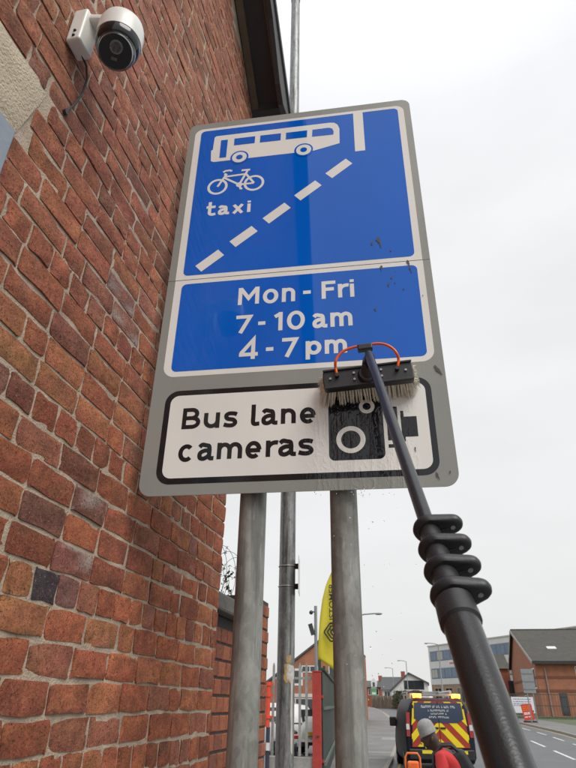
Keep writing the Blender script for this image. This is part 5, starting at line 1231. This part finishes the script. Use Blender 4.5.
def add_white_car():
    q = at(310, 720, 1, 24); r = tag(empty('parked_car', (q.x, 24, 0), R(74)), 'white car parked in the yard behind the palisade fence', 'car')
    wm = mat('car_white', (.68, .68, .67), .25, 0, .04, 2, coat=.4)
    S_ = [sec(-.05, .42, 1.0, .66, .76, .5, .8), sec(.08, .30, 1.25, .78, .86, .55, .95), sec(.35, .25, 1.55, .80, .88, .60, .98), sec(.9, .25, 1.62, .82, .88, .63, .98), sec(2.2, .25, 1.60, .82, .88, .63, .96), sec(2.6, .25, 1.45, .82, .88, .62, .95), sec(3.15, .26, 1.05, .82, .87, .66, .90), sec(3.9, .28, .92, .76, .84, .64, .78), sec(4.1, .36, .75, .62, .72, .5, .62)]
    loft(S_, 16).build('body', wm, r, smooth=True)
    for s_ in (-1, 1):
        wheel(r, s_*.78, .75, .31, .31, .2); wheel(r, s_*.78, 3.25, .31, .31, .2)
        F = lambda y, z, d: (s_*(.885-.26*max(0, (z-.98)/.6)+d), y, z)
        MB().prism([(.55, 1.03), (1.45, 1.03), (1.45, 1.47), (.75, 1.47)], F, -.01, .012).build('side_window', pane_m, r); MB().prism([(1.52, 1.03), (2.85, 1.03), (2.4, 1.45), (1.52, 1.47)], F, -.01, .012).build('side_window', pane_m, r)
        MB().box((s_*.72, .04, .86), (.2, .1, .25)).build('tail_light', mat('tail_light_red', (.35, .03, .03), .2), r); MB().box((s_*.98, 2.6, 1.0), (.18, .1, .13)).build('mirror', wm, r, bevel=.02)
        MB().box((s_*.885, 1.6, .86), (.02, .16, .03)).build('handle', wm, r)
    MB().prism([(-.55, 1.05), (.55, 1.05), (.48, 1.42), (-.48, 1.42)], lambda a, c, d: (a, .0+.42*(c-1.0)-d, c), -.03, .03).build('rear_window', pane_m, r)
    MB().bx(-.28, .28, -.08, -.05, .6, .72).build('number_plate', mat('plate_yellow', (.62, .45, .03), .4), r); MB().bx(-.8, .8, -.1, .1, .3, .5).build('bumper', MATS['black_plastic'], r, bevel=.03)
add_white_car()
def add_motorbike():
    q = at(293.5, 735, 1, 17.5); r = tag(empty('motorbike', (q.x, 17.5, 0), R(20)), 'dark motorbike with red panels behind the palisade pales', 'motorbike')
    for y in (-.0, 1.35):
        b = MB(); b.tube([(.30*0, y+.27*math.cos(R(a)), .31+.27*math.sin(R(a))) for a in range(0, 361, 15)], .055, 8); w_ = b.build('wheel', tyre_m, r, smooth=True); MB().tube([(-.05, y, .31), (.05, y, .31)], .07, 12).build('hub', rim_m, w_)
    rp = mat('bike_red', (.42, .04, .03), .3, 0, .1, 4, coat=.4)
    MB().sphere((0, .85, .92), .2, 14, 8, (.8, 1.4, .7)).build('tank', rp, r, smooth=True); MB().sphere((0, .25, .92), .2, 14, 8, (.7, 2.0, .35)).build('seat', MATS['black_plastic'], r, smooth=True)
    MB().box((0, .7, .5), (.34, .5, .4)).build('engine', rim_m, r, bevel=.05); MB().tube([(0, 1.35, .31), (0, 1.1, 1.05)], .05, 10).build('fork', rim_m, r); MB().tube([(-.38, 1.0, 1.12), (0, 1.1, 1.1), (.38, 1.0, 1.12)], .018, 8).build('handlebar', MATS['black_plastic'], r)
    MB().sphere((0, 1.25, .95), .12, 12, 8).build('headlight', mat('clear_lens', (.6, .6, .58), .2), r, smooth=True); MB().box((0, -.25, .85), (.28, .3, .12)).build('tail_panel', rp, r, bevel=.03); MB().tube([(.18, .7, .35), (.2, -.1, .42)], .05, 10).build('exhaust', rim_m, r)
    MB().tube([(-.1, .6, .3), (-.3, .55, .0)], .015, 6).build('side_stand', rim_m, r)
add_motorbike()

# ------------------------------------------------------------------ trolley and person near the van
def add_trolley():
    a = at(405, 753, 1, 10); b_ = at(419.5, 753, 1, 10); cx_ = (a.x+b_.x)/2; w_ = (b_.x-a.x)/2; zt = a.z
    r = tag(empty('hand_trolley', (cx_, 10, 0)), 'orange tubular hand trolley with an orange box behind the van', 'trolley'); om = mat('trolley_orange', (.75, .17, .03), .4, 0, .1, 8)
    pth = [(-w_, 0, .08), (-w_, 0, zt-.05), (-w_+.03, 0, zt), (w_-.03, 0, zt), (w_, 0, zt-.05), (w_, 0, .08)]
    MB().tube(pth, .014, 10).build('frame', om, r, smooth=True)
    for z in (.25, .55): MB().tube([(-w_, 0, z), (w_, 0, z)], .012, 8).build('crossbar', om, r)
    MB().bx(-w_+.03, w_-.02, -.16, -.02, .42, zt-.09).build('box', mat('trolley_box', (.80, .14, .02), .5, 0, .1, 6), r, bevel=.02); MB().bx(-w_, w_, -.3, 0, .05, .075).build('toe_plate', om, r)
    for x in (-1, 1): wheel(r, x*(w_+.05), .06, .12, .12, .05)
add_trolley()
def skin_obj(name, verts, edges, m, parent, root=0, sub=2):
    """verts: (x, y, z, rx, ry)"""
    me = bpy.data.meshes.new(name); me.from_pydata([v[:3] for v in verts], edges, []); me.materials.append(m)
    o = bpy.data.objects.new(name, me); col.objects.link(o); o.parent = parent
    md = o.modifiers.new('skin', 'SKIN'); md.use_smooth_shade = True
    if not me.skin_vertices:
        bm = bmesh.new(); bm.from_mesh(me); bm.verts.layers.skin.verify(); bm.to_mesh(me); bm.free()
    for i, v in enumerate(verts):
        s_ = me.skin_vertices[0].data[i]; s_.radius = (v[3], v[4] if len(v) > 4 else v[3]); s_.use_root = (i == root)
    ss = o.modifiers.new('sub', 'SUBSURF'); ss.levels = sub; ss.render_levels = sub
    return o
def add_person():
    # faces -x (left), bent forward, head down; local origin on the ground
    hd = at(429, 736, 1, 7.4)
    r = tag(empty('person', (hd.x+.115, 7.4, 0)), 'person in grey beanie and red top with black backpack, head bowed', 'person')
    sk = mat('skin', (.055, .032, .022), .5, 0, .12, 20); redc = mat('red_jersey', (.50, .03, .03), .75, 0, .12, 14, bump=.2, bscale=120); tro = mat('dark_trousers', (.03, .032, .04), .85, 0, .2, 12); bea = mat('grey_knit', (.29, .29, .28), .95, 0, .15, 30, bump=.6, bscale=160); bpk = mat('black_nylon', (.014, .014, .016), .6, 0, .2, 20); shoe = mat('shoe_leather', (.03, .025, .02), .6)
    V, E_ = [], []
    def ad(p_, rad, pr=None):
        V.append((*p_, rad if not isinstance(rad, tuple) else rad[0], rad if not isinstance(rad, tuple) else rad[1]))
        if pr is not None: E_.append((pr, len(V)-1))
        return len(V)-1
    pel = ad((.16, 0, .82), (.13, .15)); wa = ad((.13, 0, .95), (.11, .14), pel); ch_ = ad((.06, 0, 1.08), (.12, .16), wa); nb_ = ad((-.015, 0, 1.175), .075, ch_); nk = ad((-.045, 0, 1.22), .056, nb_); he = ad((-.085, 0, 1.275), .075, nk); cr = ad((-.135, 0, 1.36), .082, he); tp = ad((-.145, 0, 1.41), .06, cr)
    jaw = ad((-.165, 0, 1.235), .050, he); nose = ad((-.215, 0, 1.285), .018, he)
    arms = {}
    for s_ in (-1, 1):
        sh = ad((.0, s_*.19, 1.12), .062, ch_); el = ad((-.02, s_*.26, .86), .043, sh); wr = ad((-.22, s_*.20, .72), .03, el); pm = ad((-.29, s_*.19, .69), (.018, .036), wr); arms[s_] = (sh, el, wr)
        for f_ in range(4):
            oy = (-.028+.019*f_); L_ = (.062, .072, .068, .052)[f_]; k1 = ad((-.33, s_*.19+oy, .675), .009, pm); k2 = ad((-.33-L_*.5, s_*.19+oy, .655), .0085, k1); ad((-.33-L_*.75, s_*.19+oy, .63), .0075, k2)
        t1 = ad((-.27, s_*.19-s_*.045, .685), .011, pm); ad((-.31, s_*.19-s_*.062, .665), .009, t1)
        hp = ad((.14, s_*.10, .78), .095, pel); kn = ad((.02, s_*.11, .46), .062, hp); an = ad((.10, s_*.11, .09), .042, kn); ft = ad((.02, s_*.115, .04), (.04, .03), an); ad((-.09, s_*.12, .03), (.04, .025), ft)
    skin_obj('body', V, E_, sk, r)
    # jersey
    V, E_ = [], []; a = ad((.155, 0, .84), (.16, .175)); b_ = ad((.12, 0, .95), (.155, .17), a); c = ad((.045, 0, 1.09), (.16, .19), b_); n_ = ad((-.02, 0, 1.18), .088, c)
    for s_ in (-1, 1): sh = ad((.0, s_*.195, 1.125), .080, c); md_ = ad((-.01, s_*.235, .99), .066, sh); el = ad((-.02, s_*.262, .87), .055, md_); ad((-.17, s_*.215, .755), .042, el)
    js = skin_obj('jersey', V, E_, redc, r)
    V, E_ = [], []; a = ad((.16, 0, .84), (.14, .16))
    for s_ in (-1, 1): hp = ad((.145, s_*.10, .76), .108, a); kn = ad((.02, s_*.11, .46), .078, hp); ad((.09, s_*.11, .12), .062, kn)
    skin_obj('trousers', V, E_, tro, r)
    for s_ in (-1, 1): MB().sphere((.01, s_*.117, .045), .05, 14, 8, (2.5, .95, .9)).build('shoe', shoe, r, smooth=True)
    # face details
    for s_ in (-1, 1): MB().sphere((-.188, s_*.032, 1.305), .010, 10, 6).build('eye', mat('eye_white', (.6, .58, .55), .3), r, smooth=True); MB().sphere((-.085, s_*.080, 1.29), .026, 10, 6, (.7, .35, 1.1)).build('ear', sk, r, smooth=True)
    MB().sphere((-.203, 0, 1.245), .016, 10, 6, (.6, 1.5, .45)).build('mouth', mat('lip', (.11, .05, .045), .5), r, smooth=True)
    # beanie: dome following the bowed crown with a turned-up band
    ax_ = Vector((-.42, 0, 1)).normalized(); rot = ax_.to_track_quat('Z', 'Y').to_matrix(); c0 = Vector((-.118, 0, 1.335)); b = MB(); n = 24; vs_ = []
    prof = [(.096, -.005), (.106, .0), (.107, .035), (.102, .045), (.102, .07), (.092, .105), (.068, .132), (.035, .146), (.004, .150)]
    for (rd_, z) in prof: vs_ += [c0+rot @ Vector((rd_*.98*math.cos(2*math.pi*j/n), rd_*.88*math.sin(2*math.pi*j/n), z)) for j in range(n)]
    b.add(vs_, [(i*n+j, i*n+(j+1) % n, (i+1)*n+(j+1) % n, (i+1)*n+j) for i in range(len(prof)-1) for j in range(n)]); b.build('beanie', bea, r, smooth=True)
    # backpack on the back (+x) with straps over the shoulders
    rb = Matrix.Rotation(R(-30), 3, 'Y'); b = MB(); b.box((.235, 0, 1.03), (.16, .30, .36), rb); b.build('backpack', bpk, r, bevel=.05, seg=4)
    MB().box((.312, 0, .985), (.06, .22, .18), rb).build('backpack_pocket', bpk, r, bevel=.03, seg=3)
    for s_ in (-1, 1):
        P = [(.20, s_*.10, 1.17), (.10, s_*.12, 1.245), (.0, s_*.13, 1.24), (-.085, s_*.135, 1.15), (-.095, s_*.16, 1.05), (-.03, s_*.19, .98), (.10, s_*.19, .92)]
        MB().tube(P, .017, 8).build('strap', bpk, r, smooth=True)
    b = MB(); q = random.Random(3)
    for i in range(4): b.box((-.07-.0*i, -.316+.004*i, .965-.001*i), (.02, .004, .03)) if False else None
    for i in range(4): b.box((-.085+.028*i, -.300-.004*(i % 2), .955), (.020, .012, .035), Matrix.Rotation(R(q.uniform(-15, 15)), 3, 'Y'))
    b.build('sleeve_print', upvc, js)
add_person()
